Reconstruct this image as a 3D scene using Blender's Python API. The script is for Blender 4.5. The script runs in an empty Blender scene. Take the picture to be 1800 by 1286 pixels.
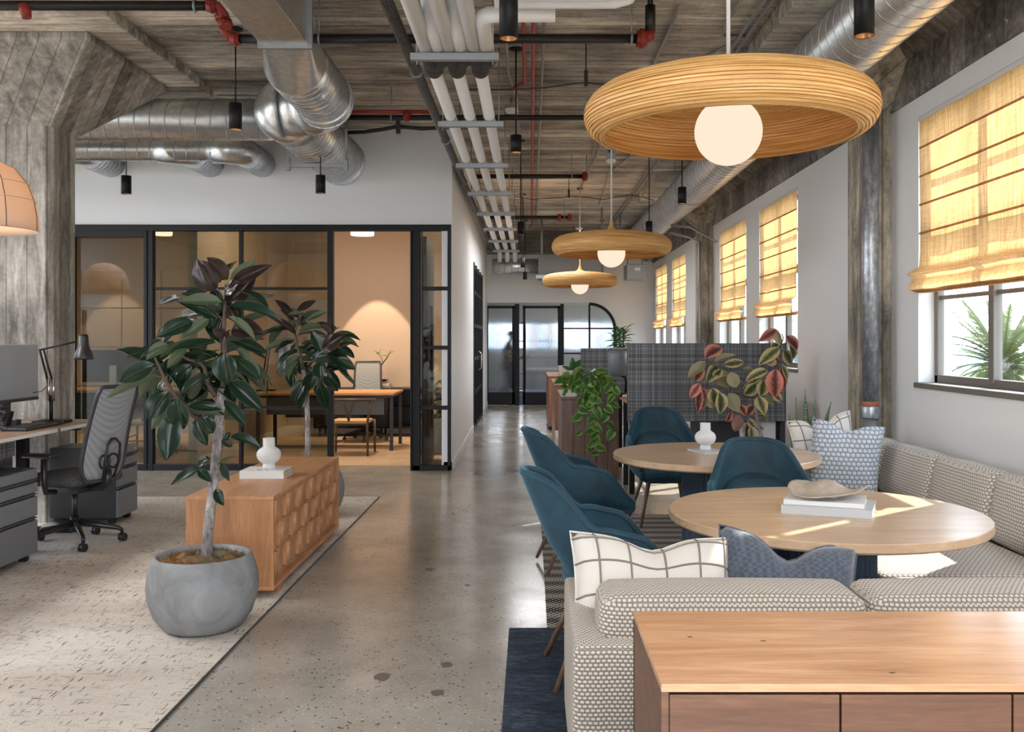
import bpy, bmesh, math, random
from math import sin, cos, pi, radians
from mathutils import Vector, Matrix, Euler
C = bpy.context.scene
COL = C.collection
R = random.Random(7)
# ---------------------------------------------------------------- camera
F_PX, VX, VY, EYE = 1650.0, 933.0, 597.0, 1.5
cam = bpy.data.objects.new('camera', bpy.data.cameras.new('camera'))
COL.objects.link(cam)
cam.location = (0, 0, EYE)
cam.rotation_euler = (pi / 2, 0, 0)
cam.data.sensor_width = 36
cam.data.lens = 36 * F_PX / 1800
cam.data.shift_x = -(VX - 900) / 1800
cam.data.shift_y = -(643 - VY) / 1800
cam.data.clip_start = 0.05
cam.data.clip_end = 500
C.camera = cam
# ---------------------------------------------------------------- light
C.view_settings.view_transform = 'Standard'
C.view_settings.look = 'None'
C.view_settings.gamma = 1
C.view_settings.exposure = 0.78
C.view_settings.use_curve_mapping = False
C.cycles.use_denoising = True
C.cycles.max_bounces = 9
C.cycles.diffuse_bounces = 5
C.cycles.glossy_bounces = 4
C.cycles.transmission_bounces = 8
C.cycles.transparent_max_bounces = 12
C.cycles.sample_clamp_indirect = 6
W = bpy.data.worlds.new('sky'); C.world = W; W.use_nodes = True
wn = W.node_tree
bg = wn.nodes['Background']
tc = wn.nodes.new('ShaderNodeTexCoord'); sx = wn.nodes.new('ShaderNodeSeparateXYZ')
wr = wn.nodes.new('ShaderNodeValToRGB')
wn.links.new(tc.outputs['Generated'], sx.inputs[0]); wn.links.new(sx.outputs[2], wr.inputs[0])
wr.color_ramp.elements[0].position = 0.0; wr.color_ramp.elements[0].color = (0.86, 0.9, 0.97, 1)
wr.color_ramp.elements[1].position = 0.7; wr.color_ramp.elements[1].color = (0.60, 0.76, 1.0, 1)
wn.links.new(wr.outputs[0], bg.inputs[0])
bg.inputs[1].default_value = 4.4
sun = bpy.data.objects.new('sun', bpy.data.lights.new('sun', 'SUN')); COL.objects.link(sun)
sun.data.energy = 9.5; sun.data.angle = radians(0.6); sun.data.color = (1, 0.93, 0.82)
sun.rotation_euler = Vector((-1, -0.8, -1.0)).to_track_quat('-Z', 'Y').to_euler()


def spot(name, loc, e, size=100, col=(1, .78, .55), rad=.03):
    l = bpy.data.objects.new(name, bpy.data.lights.new(name, 'SPOT')); COL.objects.link(l)
    l.location = loc; l.data.energy = e; l.data.spot_size = radians(size); l.data.spot_blend = .5
    l.data.color = col; l.data.shadow_soft_size = rad
    return l


def area(name, loc, e, sx_, sy_, rot=(0, 0, 0), col=(1, .9, .78)):
    l = bpy.data.objects.new(name, bpy.data.lights.new(name, 'AREA')); COL.objects.link(l)
    l.location = loc; l.rotation_euler = rot; l.data.energy = e; l.data.shape = 'RECTANGLE'
    l.data.size = sx_; l.data.size_y = sy_; l.data.color = col
    return l


# added fill panels without fixtures, brightening the office, side rooms and corridor
area('office_fill', (.6, -1.5, 3.85), 210, 3.0, 3.0, col=(.98, .98, 1))
area('desk_zone_fill', (-6.4, 4.5, 3.85), 260, 1.6, 5, col=(.97, .98, 1))
area('meeting_room_fill', (-2.45, 11.75, 3.5), 50, 1.6, .8, col=(1, .80, .60))
area('side_room_fill', (-5.6, 12.9, 3.45), 24, 1.6, 1.6, col=(1, .78, .56))
area('corridor_fill', (.3, 16.0, 3.25), 60, 1.2, 4, col=(.97, .98, 1))
area('back_office_fill', (.5, 25.5, 3.3), 16, 4, 4, col=(.86, .93, 1))
# ---------------------------------------------------------------- helpers


def at(px, py, y):
    "world point seen at photo pixel (px,py) at distance y"
    return Vector(((px - VX) * y / F_PX, y, EYE - (py - VY) * y / F_PX))


def root_loc(o):
    v = Vector((0, 0, 0))
    while o is not None:
        v += Vector(o.location); o = o.parent
    return v


class MB:
    def __init__(s):
        s.v = []; s.f = []; s.s = []

    def add(s, vs, fs, smooth=False):
        n = len(s.v)
        s.v.extend([tuple(v) for v in vs])
        s.f.extend([tuple(i + n for i in f) for f in fs]); s.s.extend([smooth] * len(fs))
        return s

    def box(s, x0, x1, y0, y1, z0, z1):
        vs = [(x, y, z) for x in (x0, x1) for y in (y0, y1) for z in (z0, z1)]
        return s.add(vs, [(0, 1, 3, 2), (4, 6, 7, 5), (0, 4, 5, 1), (2, 3, 7, 6), (0, 2, 6, 4), (1, 5, 7, 3)])

    def obox(s, c, size, rot=(0, 0, 0)):
        m = Euler(rot).to_matrix() if not isinstance(rot, Matrix) else rot
        hx, hy, hz = [a / 2 for a in size]
        vs = [Vector(c) + m @ Vector((x, y, z)) for x in (-hx, hx) for y in (-hy, hy) for z in (-hz, hz)]
        return s.add(vs, [(0, 1, 3, 2), (4, 6, 7, 5), (0, 4, 5, 1), (2, 3, 7, 6), (0, 2, 6, 4), (1, 5, 7, 3)])

    def bar(s, a, b, w, d, up=(0, 0, 1)):
        a, b = Vector(a), Vector(b); t = (b - a).normalized(); u = Vector(up)
        if abs(t.dot(u)) > .98: u = Vector((1, 0, 0))
        r = t.cross(u).normalized(); u = r.cross(t).normalized()
        vs = []
        for p in (a, b):
            for i, j in ((-1, -1), (1, -1), (1, 1), (-1, 1)):
                vs.append(p + r * i * w / 2 + u * j * d / 2)
        return s.add(vs, [(0, 1, 2, 3), (7, 6, 5, 4), (0, 4, 5, 1), (1, 5, 6, 2), (2, 6, 7, 3), (3, 7, 4, 0)])

    def tube(s, pts, r, n=10, cap=True, smooth=True, closed=False):
        pts = [Vector(p) for p in pts]; m = len(pts)
        rs = r if isinstance(r, (list, tuple)) else [r] * m
        def tan(i):
            a = pts[i - 1] if (i > 0 or closed) else pts[0]
            b = pts[(i + 1) % m] if (i < m - 1 or closed) else pts[-1]
            return (b - a).normalized()
        t = tan(0); u = Vector((0, 0, 1)) if abs(t.z) < .9 else Vector((1, 0, 0))
        nrm = t.cross(u).normalized(); vs = []
        for i in range(m):
            t2 = tan(i); ax = t.cross(t2)
            if ax.length > 1e-6:
                nrm = Matrix.Rotation(t.angle(t2), 3, ax.normalized()) @ nrm
            t = t2; bn = t.cross(nrm).normalized(); nrm = bn.cross(t).normalized()
            for k in range(n):
                a = 2 * pi * k / n
                vs.append(pts[i] + (nrm * cos(a) + bn * sin(a)) * rs[i])
        fs = []
        for i in range(m if closed else m - 1):
            for k in range(n):
                j = (i + 1) % m
                fs.append((i * n + k, i * n + (k + 1) % n, j * n + (k + 1) % n, j * n + k))
        s.add(vs, fs, smooth)
        if cap and not closed:
            s.add(vs[:n], [tuple(reversed(range(n)))]); s.add(vs[-n:], [tuple(range(n))])
        return s

    def cyl(s, a, b, r, r2=None, n=16, cap=True):
        return s.tube([a, b], [r, r if r2 is None else r2], n, cap)

    def lathe(s, prof, c=(0, 0, 0), n=32, smooth=True, m=None, close=False, flute=None):
        vs = []; c = Vector(c)
        for r, z in prof:
            for k in range(n):
                a = 2 * pi * k / n; rr = r
                if flute: rr = flute(r, k, z)
                p = Vector((rr * cos(a), rr * sin(a), z))
                vs.append(c + (m @ p if m else p))
        L = len(prof)
        fs = [(i * n + k, i * n + (k + 1) % n, ((i + 1) % L) * n + (k + 1) % n, ((i + 1) % L) * n + k)
              for i in range(L if close else L - 1) for k in range(n)]
        return s.add(vs, fs, smooth)

    def grid(s, fn, nu, nv, smooth=True, closed=False):
        vs = [fn(i / nu, j / nv) for i in range(nu + (0 if closed else 1)) for j in range(nv + 1)]
        m = nu if closed else nu + 1; w = nv + 1
        fs = [(i * w + j, ((i + 1) % m) * w + j, ((i + 1) % m) * w + j + 1, i * w + j + 1) for i in range(nu) for j in range(nv)]
        return s.add(vs, fs, smooth)

    def ball(s, c, r, n=20, m=12, sc=(1, 1, 1)):
        c = Vector(c)
        return s.grid(lambda u, v: c + Vector((r * sc[0] * cos(2 * pi * u) * sin(pi * v), r * sc[1] * sin(2 * pi * u) * sin(pi * v), -r * sc[2] * cos(pi * v))), n, m, closed=True)

    def prism(s, poly, axis, a, b):
        "poly: 2-D outline in the two other axes, extruded along axis from a to b"
        n = len(poly); vs = []
        for t in (a, b):
            for p, q in poly:
                vs.append({'x': (t, p, q), 'y': (p, t, q), 'z': (p, q, t)}[axis])
        fs = [tuple(range(n)), tuple(range(2 * n - 1, n - 1, -1))] + [(i, i + n, (i + 1) % n + n, (i + 1) % n) for i in range(n)]
        return s.add(vs, fs)

    def mesh(s, name, off=Vector((0, 0, 0)), fix=True):
        me = bpy.data.meshes.new(name)
        me.from_pydata([(v[0] - off.x, v[1] - off.y, v[2] - off.z) for v in s.v], [], s.f)
        me.polygons.foreach_set('use_smooth', s.s)
        if fix:
            bm = bmesh.new(); bm.from_mesh(me)
            bmesh.ops.remove_doubles(bm, verts=bm.verts, dist=1e-5)
            bmesh.ops.recalc_face_normals(bm, faces=bm.faces); bm.to_mesh(me); bm.free()
        me.update()
        return me

    def build(s, name, m, parent=None, bevel=0, solid=0, sub=0, fix=True, origin=None):
        off = root_loc(parent) if parent else (Vector(origin) if origin else Vector((0, 0, 0)))
        me = s.mesh(name, off, fix)
        o = bpy.data.objects.new(name, me); COL.objects.link(o)
        if parent: o.parent = parent
        elif origin: o.location = off
        me.materials.append(m)
        if solid:
            q = o.modifiers.new('s', 'SOLIDIFY'); q.thickness = solid; q.offset = 0
        if bevel:
            q = o.modifiers.new('b', 'BEVEL'); q.width = bevel; q.segments = 2; q.limit_method = 'ANGLE'
        if sub:
            q = o.modifiers.new('u', 'SUBSURF'); q.levels = sub; q.render_levels = sub
        return o


def thing(name, label, cat, loc=(0, 0, 0), rz=0, group=None):
    o = bpy.data.objects.new(name, None); COL.objects.link(o)
    o.location = loc; o.rotation_euler = (0, 0, rz); o.empty_display_size = .1
    o['label'] = label; o['category'] = cat
    if group: o['group'] = group
    return o


def tag(o, label, cat, group=None):
    o['label'] = label; o['category'] = cat
    if group: o['group'] = group
    return o


def struct(name, mb, m, bevel=0, parent=None):
    o = mb.build(name, m, parent, bevel)
    if not parent: o['kind'] = 'structure'
    return o


def group_struct(name, loc=(0, 0, 0)):
    o = bpy.data.objects.new(name, None); COL.objects.link(o); o.location = loc; o['kind'] = 'structure'
    return o


def dup(o, loc=None, rz=None, label=None, group=None, parent=None):
    c = o.copy(); COL.objects.link(c)
    if parent: c.parent = parent
    if loc is not None: c.location = loc
    if rz is not None: c.rotation_euler = (0, 0, rz)
    if label: c['label'] = label
    if group: c['group'] = group
    for ch in list(o.children): dup(ch, parent=c)
    return c


# ---------------------------------------------------------------- materials
class T:
    def __init__(s, name, col=(.5, .5, .5), rough=.5, metal=0, **k):
        s.m = bpy.data.materials.new(name); s.m.use_nodes = True; s.t = s.m.node_tree
        s.b = s.t.nodes['Principled BSDF']; s.o = s.t.nodes['Material Output']
        s.set('Base Color', col); s.set('Roughness', rough); s.set('Metallic', metal)
        for a, v in k.items(): s.set(a.replace('_', ' '), v)

    def inp(s, node, key, v):
        i = node.inputs[key]
        if isinstance(v, bpy.types.NodeSocket): s.t.links.new(v, i)
        elif isinstance(v, (tuple, list)) and len(v) == 3 and i.type == 'RGBA': i.default_value = (*v, 1)
        else: i.default_value = v

    def set(s, key, v): s.inp(s.b, key, v); return s

    def n(s, typ, ins={}, **props):
        q = s.t.nodes.new('ShaderNode' + typ)
        for a, v in props.items(): setattr(q, a, v)
        for a, v in ins.items(): s.inp(q, a, v)
        return q

    def co(s, kind='Object', scale=(1, 1, 1), loc=(0, 0, 0), rot=(0, 0, 0)):
        c = s.n('TexCoord')
        return s.n('Mapping', {0: c.outputs[kind], 'Scale': scale, 'Location': loc, 'Rotation': rot}).outputs[0]

    def noise(s, scale, vec=None, detail=4, rough=.6, dist=0):
        return s.n('TexNoise', {'Vector': vec or s.co(), 'Scale': scale, 'Detail': detail, 'Roughness': rough, 'Distortion': dist}).outputs[0]

    def vor(s, scale, vec=None, feature='F1', rnd=1, out=0):
        return s.n('TexVoronoi', {'Vector': vec or s.co(), 'Scale': scale, 'Randomness': rnd}, feature=feature).outputs[out]

    def ramp(s, fac, stops, interp='LINEAR'):
        q = s.n('ValToRGB', {0: fac}); e = q.color_ramp; e.interpolation = interp
        while len(e.elements) < len(stops): e.elements.new(.5)
        for el, (p, c) in zip(e.elements, stops):
            el.position = p; el.color = (*c, 1) if isinstance(c, (tuple, list)) else (c, c, c, 1)
        return q.outputs[0]

    def math(s, op, a, b=0.0, c=None):
        q = s.n('Math', {0: a, 1: b}, operation=op)
        if c is not None: s.inp(q, 2, c)
        return q.outputs[0]

    def mix(s, fac, a, b, mode='MIX'):
        return s.n('MixRGB', {0: fac, 1: a, 2: b}, blend_type=mode).outputs[0]

    def bump(s, h, strength=.3, dist=.01):
        s.set('Normal', s.n('Bump', {'Height': h, 'Strength': strength, 'Distance': dist}).outputs[0]); return s

    def xyz(s, vec=None): return s.n('SeparateXYZ', {0: vec or s.co()}).outputs


def plain(name, col, rough=.5, metal=0, **k): return T(name, col, rough, metal, **k).m


def concrete(name, board='y', w=.16, tint=(1, 1, 1), light=1.0):
    t = T(name, rough=.85)
    x = t.xyz()
    c = {'y': x[1], 'x': x[0], 'xy': t.math('ADD', x[0], x[1]), 'z': x[2]}[board]
    sc = {'y': (1.3, 8, 8), 'x': (8, 1.3, 8), 'xy': (7, 7, 1.2), 'z': (1.3, 1.3, 8)}[board]
    k = t.math('DIVIDE', c, w); fl = t.math('FLOOR', k); fr = t.math('FRACT', k)
    per = t.n('TexWhiteNoise', {'W': fl}, noise_dimensions='1D').outputs[0]
    g = t.noise(1.6, t.co(scale=sc), 8, .68, .3)
    big = t.noise(.9, None, 5, .6)
    fine = t.noise(26, None, 4, .7)
    v = t.math('ADD', t.math('MULTIPLY', g, .50), t.math('ADD', t.math('MULTIPLY', big, .44), t.math('MULTIPLY', per, .12)))
    v = t.math('ADD', v, t.math('MULTIPLY', fine, .14))
    L = [tuple(min(1, a * b * light) for a, b in zip(cc, tint)) for cc in ((.030, .028, .025), (.082, .077, .070), (.168, .160, .147), (.30, .29, .272), (.60, .59, .57))]
    col = t.ramp(v, [(.42, L[0]), (.52, L[1]), (.63, L[2]), (.74, L[3]), (.86, L[4])])
    chip = t.math('GREATER_THAN', t.noise(3.2, t.co(scale=tuple(min(a, 4) for a in sc)), 6, .75, .6), .66)
    pit = t.math('GREATER_THAN', t.noise(7, t.co(scale=tuple(min(a, 2.5) for a in sc), loc=(4, 2, 1)), 5, .8), .68)
    col = t.mix(t.math('MULTIPLY', pit, .55), col, L[0])
    col = t.mix(t.math('MULTIPLY', chip, .5), col, L[4])
    line = t.math('LESS_THAN', fr, .05)
    col = t.mix(t.math('MULTIPLY', line, .55), col, (.03, .027, .022))
    t.set('Base Color', col)
    h = t.math('SUBTRACT', t.math('ADD', t.math('MULTIPLY', g, .8), t.math('ADD', t.math('MULTIPLY', per, .35), t.math('MULTIPLY', fine, .25))), t.math('MULTIPLY', line, .8))
    t.bump(h, .75, .012)
    return t.m


def wood(name, a, b, axis='x', scale=1, rough=.45, c=None, bump=.08):
    t = T(name, rough=rough)
    st = {'x': (.9, 9, 9), 'y': (9, .9, 9), 'z': (9, 9, .9)}[axis]
    v = t.co(scale=tuple(q * scale for q in st))
    g = t.noise(2.2, v, 7, .62, .9)
    fine = t.noise(16, t.co(scale=tuple(q * scale for q in st)), 3, .7)
    f = t.math('ADD', t.math('MULTIPLY', g, .75), t.math('MULTIPLY', fine, .28))
    stops = [(.34, b), (.52, tuple((p + q) / 2 for p, q in zip(a, b))), (.66, a)]
    if c: stops.append((.78, c))
    t.set('Base Color', t.ramp(f, stops)); t.bump(f, bump, .004)
    return t.m


def knit(name, a, b, scale=100, st=(1, 1, 1), strength=.9, d=.004, rnd=.35):
    t = T(name, rough=.95)
    v = t.vor(scale, t.co(scale=st), rnd=rnd)
    n = t.noise(3, None, 3)
    base = t.mix(t.math('MULTIPLY', n, .5), a, tuple(q * .82 for q in a))
    col = t.mix(t.ramp(v, [(.30, 0.), (.62, 1.)]), base, b)
    t.set('Base Color', col); t.set('Sheen Weight', .25)
    t.bump(t.math('SUBTRACT', 1.0, v), strength, d)
    return t.m


M = {}
M['ceil'] = concrete('board_formed_concrete_ceiling', 'y', .19, (1, .955, .885), 3.1)
M['colm'] = concrete('board_formed_concrete_column', 'xy', .17, (1, .99, .96), 2.1)
M['beam'] = concrete('board_formed_concrete_beam', 'y', .24, (1, .98, .94), 1.5)
M['colr'] = concrete('weathered_concrete_pilaster', 'xy', .3, (1.06, .99, .86), 3.0)

t = T('polished_concrete', rough=.2)
big = t.noise(.55, None, 6, .62, .5); mid = t.noise(4, None, 5, .65); fn = t.noise(70, None, 3, .7)
v = t.math('ADD', t.math('MULTIPLY', big, .55), t.math('ADD', t.math('MULTIPLY', mid, .3), t.math('MULTIPLY', fn, .15)))
col = t.ramp(v, [(.36, (.25, .222, .188)), (.5, (.335, .303, .262)), (.64, (.45, .415, .367))])
sp = t.math('LESS_THAN', t.vor(42), .26); msk = t.math('GREATER_THAN', t.noise(1.3, None, 4), .38)
sel = t.math('GREATER_THAN', t.noise(26, None, 2), .53)
col = t.mix(t.math('MULTIPLY', t.math('MULTIPLY', sp, msk), t.math('MULTIPLY', sel, .85)), col, (.045, .038, .033))
sp2 = t.math('LESS_THAN', t.vor(38, t.co(loc=(3, 1, 0))), .17)
col = t.mix(t.math('MULTIPLY', t.math('MULTIPLY', sp2, msk), .55), col, (.6, .57, .52))
t.set('Base Color', col)
t.set('Roughness', t.ramp(t.noise(2.2, None, 5), [(.3, .13), (.7, .27)])); t.set('Specular IOR Level', .6)
t.bump(t.math('ADD', mid, t.math('MULTIPLY', fn, .4)), .03, .004)
M['floor'] = t.m


def carpet(name, a, a2, dash, k=1.0):
    t = T(name, rough=1)
    v = t.noise(1.1, t.co(scale=(.6, 1.6, 1)), 4, .6)
    col = t.ramp(v, [(.35, a2), (.62, a)])
    col = t.mix(.35, col, t.ramp(t.noise(150, None, 2), [(.3, tuple(q * .55 for q in a)), (.7, tuple(min(1, q * 1.25) for q in a))]))
    d1 = t.noise(14, t.co(scale=(.75 * k, 10 * k, 1)), 1.5, .5); d2 = t.noise(14, t.co(scale=(8 * k, .75 * k, 1), loc=(5, 3, 0)), 1.5, .5)
    reg = t.noise(2.6, None, 3)
    th = t.math('SUBTRACT', .725, t.math('MULTIPLY', reg, .14))
    dd = t.math('MAXIMUM', t.math('GREATER_THAN', d1, t.math('ADD', th, .01)), t.math('GREATER_THAN', d2, th))
    t.set('Base Color', t.mix(t.math('MULTIPLY', dd, .85), col, dash))
    t.bump(t.noise(260, None, 2), .5, .004)
    return t.m


M['carpet'] = carpet('office_carpet', (.62, .57, .505), (.40, .34, .285), (.075, .06, .052))
M['carpet2'] = carpet('meeting_room_carpet', (.55, .40, .26), (.42, .29, .18), (.14, .09, .055), 1.5)
# woven black and cream rug: bands of diamonds and dashes
t = T('woven_rug', rough=1)
x = t.xyz(t.co(scale=(1, 1, 1)))
a_ = t.math('SINE', t.math('MULTIPLY', x[0], 2 * pi / .034)); b_ = t.math('SINE', t.math('MULTIPLY', x[1], 2 * pi / .046))
band = t.math('SINE', t.math('MULTIPLY', x[1], 2 * pi / .19))
f = t.math('ADD', t.math('MULTIPLY', a_, b_), t.math('MULTIPLY', band, .45))
t.set('Base Color', t.mix(t.math('GREATER_THAN', t.math('ADD', f, t.math('MULTIPLY', t.noise(60), .2)), .12), (.42, .385, .34), (.022, .022, .026)))
t.bump(f, .5, .004); M['rug'] = t.m
t = T('navy_rug', rough=1)
g = t.noise(40, t.co(scale=(.5, 3, 1)), 5, .8); g2 = t.noise(3, t.co(scale=(1, 2.4, 1)), 4, .7)
t.set('Base Color', t.ramp(t.math('ADD', t.math('MULTIPLY', g, .65), t.math('MULTIPLY', g2, .35)), [(.38, (.006, .010, .02)), (.50, (.022, .038, .068)), (.60, (.10, .13, .18))]))
t.bump(g, .9, .012); M['navy_rug'] = t.m

t = T('white_plaster', (.77, .78, .80), .7); t.bump(t.noise(12, None, 5), .04, .004); M['white'] = t.m
t = T('window_wall_plaster', (.80, .80, .79), .55); t.bump(t.noise(3, None, 5), .05, .01); M['white2'] = t.m
M['tan_wall'] = plain('meeting_room_plaster', (.56, .46, .37), .75)
M['trim'] = plain('satin_white_trim', (.74, .73, .70), .4)
M['black'] = T('black_powder_coat', (.006, .006, .008), .5, Specular_IOR_Level=.3).m
M['blackg'] = plain('black_plastic', (.018, .018, .02), .35)
M['dgrey'] = plain('charcoal_metal', (.045, .048, .055), .38, .2)
M['grey'] = plain('grey_enamel', (.17, .19, .22), .36)
M['steel'] = plain('brushed_steel', (.55, .55, .56), .28, 1)
M['winframe'] = plain('window_frame_bronze', (.16, .14, .12), .5)
M['whiteplastic'] = plain('white_plastic', (.8, .8, .79), .4)
t = T('galvanised_duct', (.62, .64, .67), .3, 1)
sp = t.vor(38, None, out=1)
g = t.noise(24, None, 3, .7)
t.set('Base Color', t.ramp(g, [(.35, (.70, .72, .75)), (.65, (.88, .90, .92))])); t.set('Roughness', .33); M['duct'] = t.m
t = T('galvanised_pipe', (.5, .53, .57), .42, .85)
v = t.noise(30, t.co(scale=(1, 1, .5)), 6, .75)
t.set('Base Color', t.ramp(v, [(.35, (.27, .30, .34)), (.55, (.47, .50, .54)), (.7, (.85, .87, .9))])); t.bump(v, .2, .004); M['galv'] = t.m
M['strut'] = plain('galvanised_strut', (.36, .38, .40), .45, .7)
M['conduit'] = plain('conduit_steel', (.38, .38, .37), .4, .85)
t = T('insulation_white', (.88, .885, .89), .5); t.bump(t.noise(6, None, 3), .1, .006); M['ins'] = t.m
M['rubber'] = plain('dark_rubber', (.05, .047, .047), .7)
t = T('braided_hose', (.13, .13, .135), .35, .7)
t.bump(t.vor(90, t.co(scale=(1, .45, 1)), rnd=.3), 1, .008); t.set('Base Color', t.ramp(t.vor(90, t.co(scale=(1, .45, 1)), rnd=.3), [(.2, (.32, .32, .33)), (.55, (.03, .03, .032))])); M['hose'] = t.m
M['red'] = plain('red_fitting', (.26, .022, .014), .45)
M['redpipe'] = plain('red_conduit', (.42, .04, .035), .4)
M['blackpipe'] = plain('black_iron_pipe', (.022, .02, .02), .45, .3)
M['oak'] = wood('oak', (.58, .30, .14), (.40, .19, .08), 'y', 1, .36)
M['oakx'] = wood('oak_end_grain_side', (.52, .255, .12), (.30, .135, .055), 'z', 1, .4)
M['acacia'] = wood('acacia_top', (.66, .39, .22), (.42, .21, .105), 'x', .8, .2)
M['acacia_shaded'] = wood('acacia_front_shaded', (.19, .09, .048), (.085, .038, .022), 'x', .9, .38)  # darker copy of the top: shade of the upright faces put into the colour
M['walnut'] = wood('walnut', (.21, .115, .08), (.085, .045, .032), 'z', 1, .45)
M['orange_lit'] = wood('orange_lit_wood', (.44, .19, .08), (.24, .09, .035), 'z', 1, .3)  # warm light on the farther credenzas put into the wood colour
M['tabletop'] = wood('table_oak', (.66, .475, .31), (.46, .305, .185), 'x', .7, .28, (.72, .56, .40), .12)
M['deskwood'] = wood('walnut_desk_laminate', (.34, .215, .145), (.20, .12, .08), 'y', 1, .32)
M['legwood'] = wood('walnut_leg', (.20, .125, .08), (.10, .06, .04), 'z', 2, .4)
M['roomdesk'] = wood('meeting_desk_wood', (.62, .33, .15), (.42, .20, .08), 'x', 1, .35)
t = T('teal_velvet', (.010, .062, .098), .7)
v = t.noise(3.5, None, 5, .65, .8)
t.set('Base Color', t.ramp(v, [(.35, (.003, .020, .034)), (.65, (.008, .054, .084))])); t.set('Sheen Weight', .5); t.set('Sheen Roughness', .35); t.set('Sheen Tint', (.25, .62, .8))
t.bump(v, .12, .02); M['velvet'] = t.m


def weave(name, a, b, pu, pv, strength=1, d=.004, mixy=.6, lo=.25, hi=.6):
    "rows of oval bumps, every other row shifted half a stitch"
    t = T(name, rough=.95); x = t.xyz()
    gn = t.xyz(t.n('TexCoord').outputs['Normal'])
    nx = t.math('GREATER_THAN', t.math('ABSOLUTE', gn[0]), .62); nz = t.math('GREATER_THAN', t.math('ABSOLUTE', gn[2]), .62)
    lerp = lambda p, q, f: t.math('ADD', t.math('MULTIPLY', p, t.math('SUBTRACT', 1.0, f)), t.math('MULTIPLY', q, f))
    u = lerp(x[0], x[1], nx); v = lerp(x[2], x[1], nz) if mixy else x[2]
    wob = t.math('MULTIPLY', t.noise(9, None, 2), .5)
    vv = t.math('ADD', t.math('DIVIDE', v, pv), wob); row = t.math('FLOOR', vv)
    uu = t.math('ADD', t.math('DIVIDE', u, pu), t.math('MULTIPLY', row, .5))
    c = t.math('MULTIPLY', t.math('ABSOLUTE', t.math('SINE', t.math('MULTIPLY', uu, pi))), t.math('ABSOLUTE', t.math('SINE', t.math('MULTIPLY', vv, pi))))
    n = t.noise(3, None, 3)
    base = t.mix(t.math('MULTIPLY', n, .5), a, tuple(q * .8 for q in a))
    t.set('Base Color', t.mix(t.ramp(c, [(lo, 0.), (hi, 1.)]), b, base)); t.set('Sheen Weight', .2)
    t.bump(c, strength, d)
    return t.m


M['boucle'] = weave('cream_basketweave', (.72, .63, .51), (.24, .215, .195), .0165, .0125)
M['boucle2'] = weave('cream_basketweave_bench', (.72, .65, .55), (.28, .255, .235), .024, .018, .8, .004, .9)
M['pillow_grey'] = weave('grey_waffle_fabric', (.60, .64, .68), (.22, .25, .30), .030, .030, .9, .006, 0, .08, .5)
t = T('slate_blue_check_fabric', rough=.95)
k = t.n('TexChecker', {'Vector': t.co(scale=(1, 1, 1)), 'Scale': 62, 'Color1': (.10, .12, .15), 'Color2': (.065, .08, .11)}).outputs[0]
t.set('Base Color', k); t.set('Sheen Weight', .3); t.bump(t.noise(200), .5, .003); M['pillow_slate'] = t.m
M['pillow_white'] = T('cream_wool', (.74, .70, .64), .95, Sheen_Weight=.3).bump(0.0, 0).m
t = T('cream_wool_pillow', (.66, .62, .56), .95); t.bump(t.noise(240), .4, .003); M['pillow_white'] = t.m
M['yarn'] = plain('grey_brown_yarn', (.22, .19, .17), .95)
t = T('navy_fluted_lacquer', (.07, .11, .17), .4); M['navy'] = t.m
t = T('concrete_planter', rough=.7)
v = t.noise(4, None, 7, .65, .8)
t.set('Base Color', t.ramp(v, [(.35, (.155, .16, .165)), (.6, (.255, .26, .265)), (.75, (.34, .345, .345))])); t.bump(v, .1, .01); M['planter'] = t.m
t = T('moss', rough=1); v = t.noise(18, None, 6, .75); w_ = t.noise(5, None, 3)
t.set('Base Color', t.mix(t.ramp(w_, [(.42, 0.), (.58, 1.)]), t.ramp(v, [(.3, (.045, .045, .028)), (.7, (.20, .19, .12))]), t.ramp(v, [(.3, (.12, .05, .015)), (.7, (.5, .26, .09))]))); t.bump(v, 1, .02); M['moss'] = t.m
t = T('bark', rough=.9); v = t.noise(26, t.co(scale=(1, 1, .35)), 6, .75)
t.set('Base Color', t.ramp(v, [(.35, (.10, .085, .08)), (.5, (.24, .21, .20)), (.68, (.50, .47, .45))])); t.bump(v, .9, .008); M['bark'] = t.m
M['twig'] = plain('brown_twig', (.11, .075, .055), .8)


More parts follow.
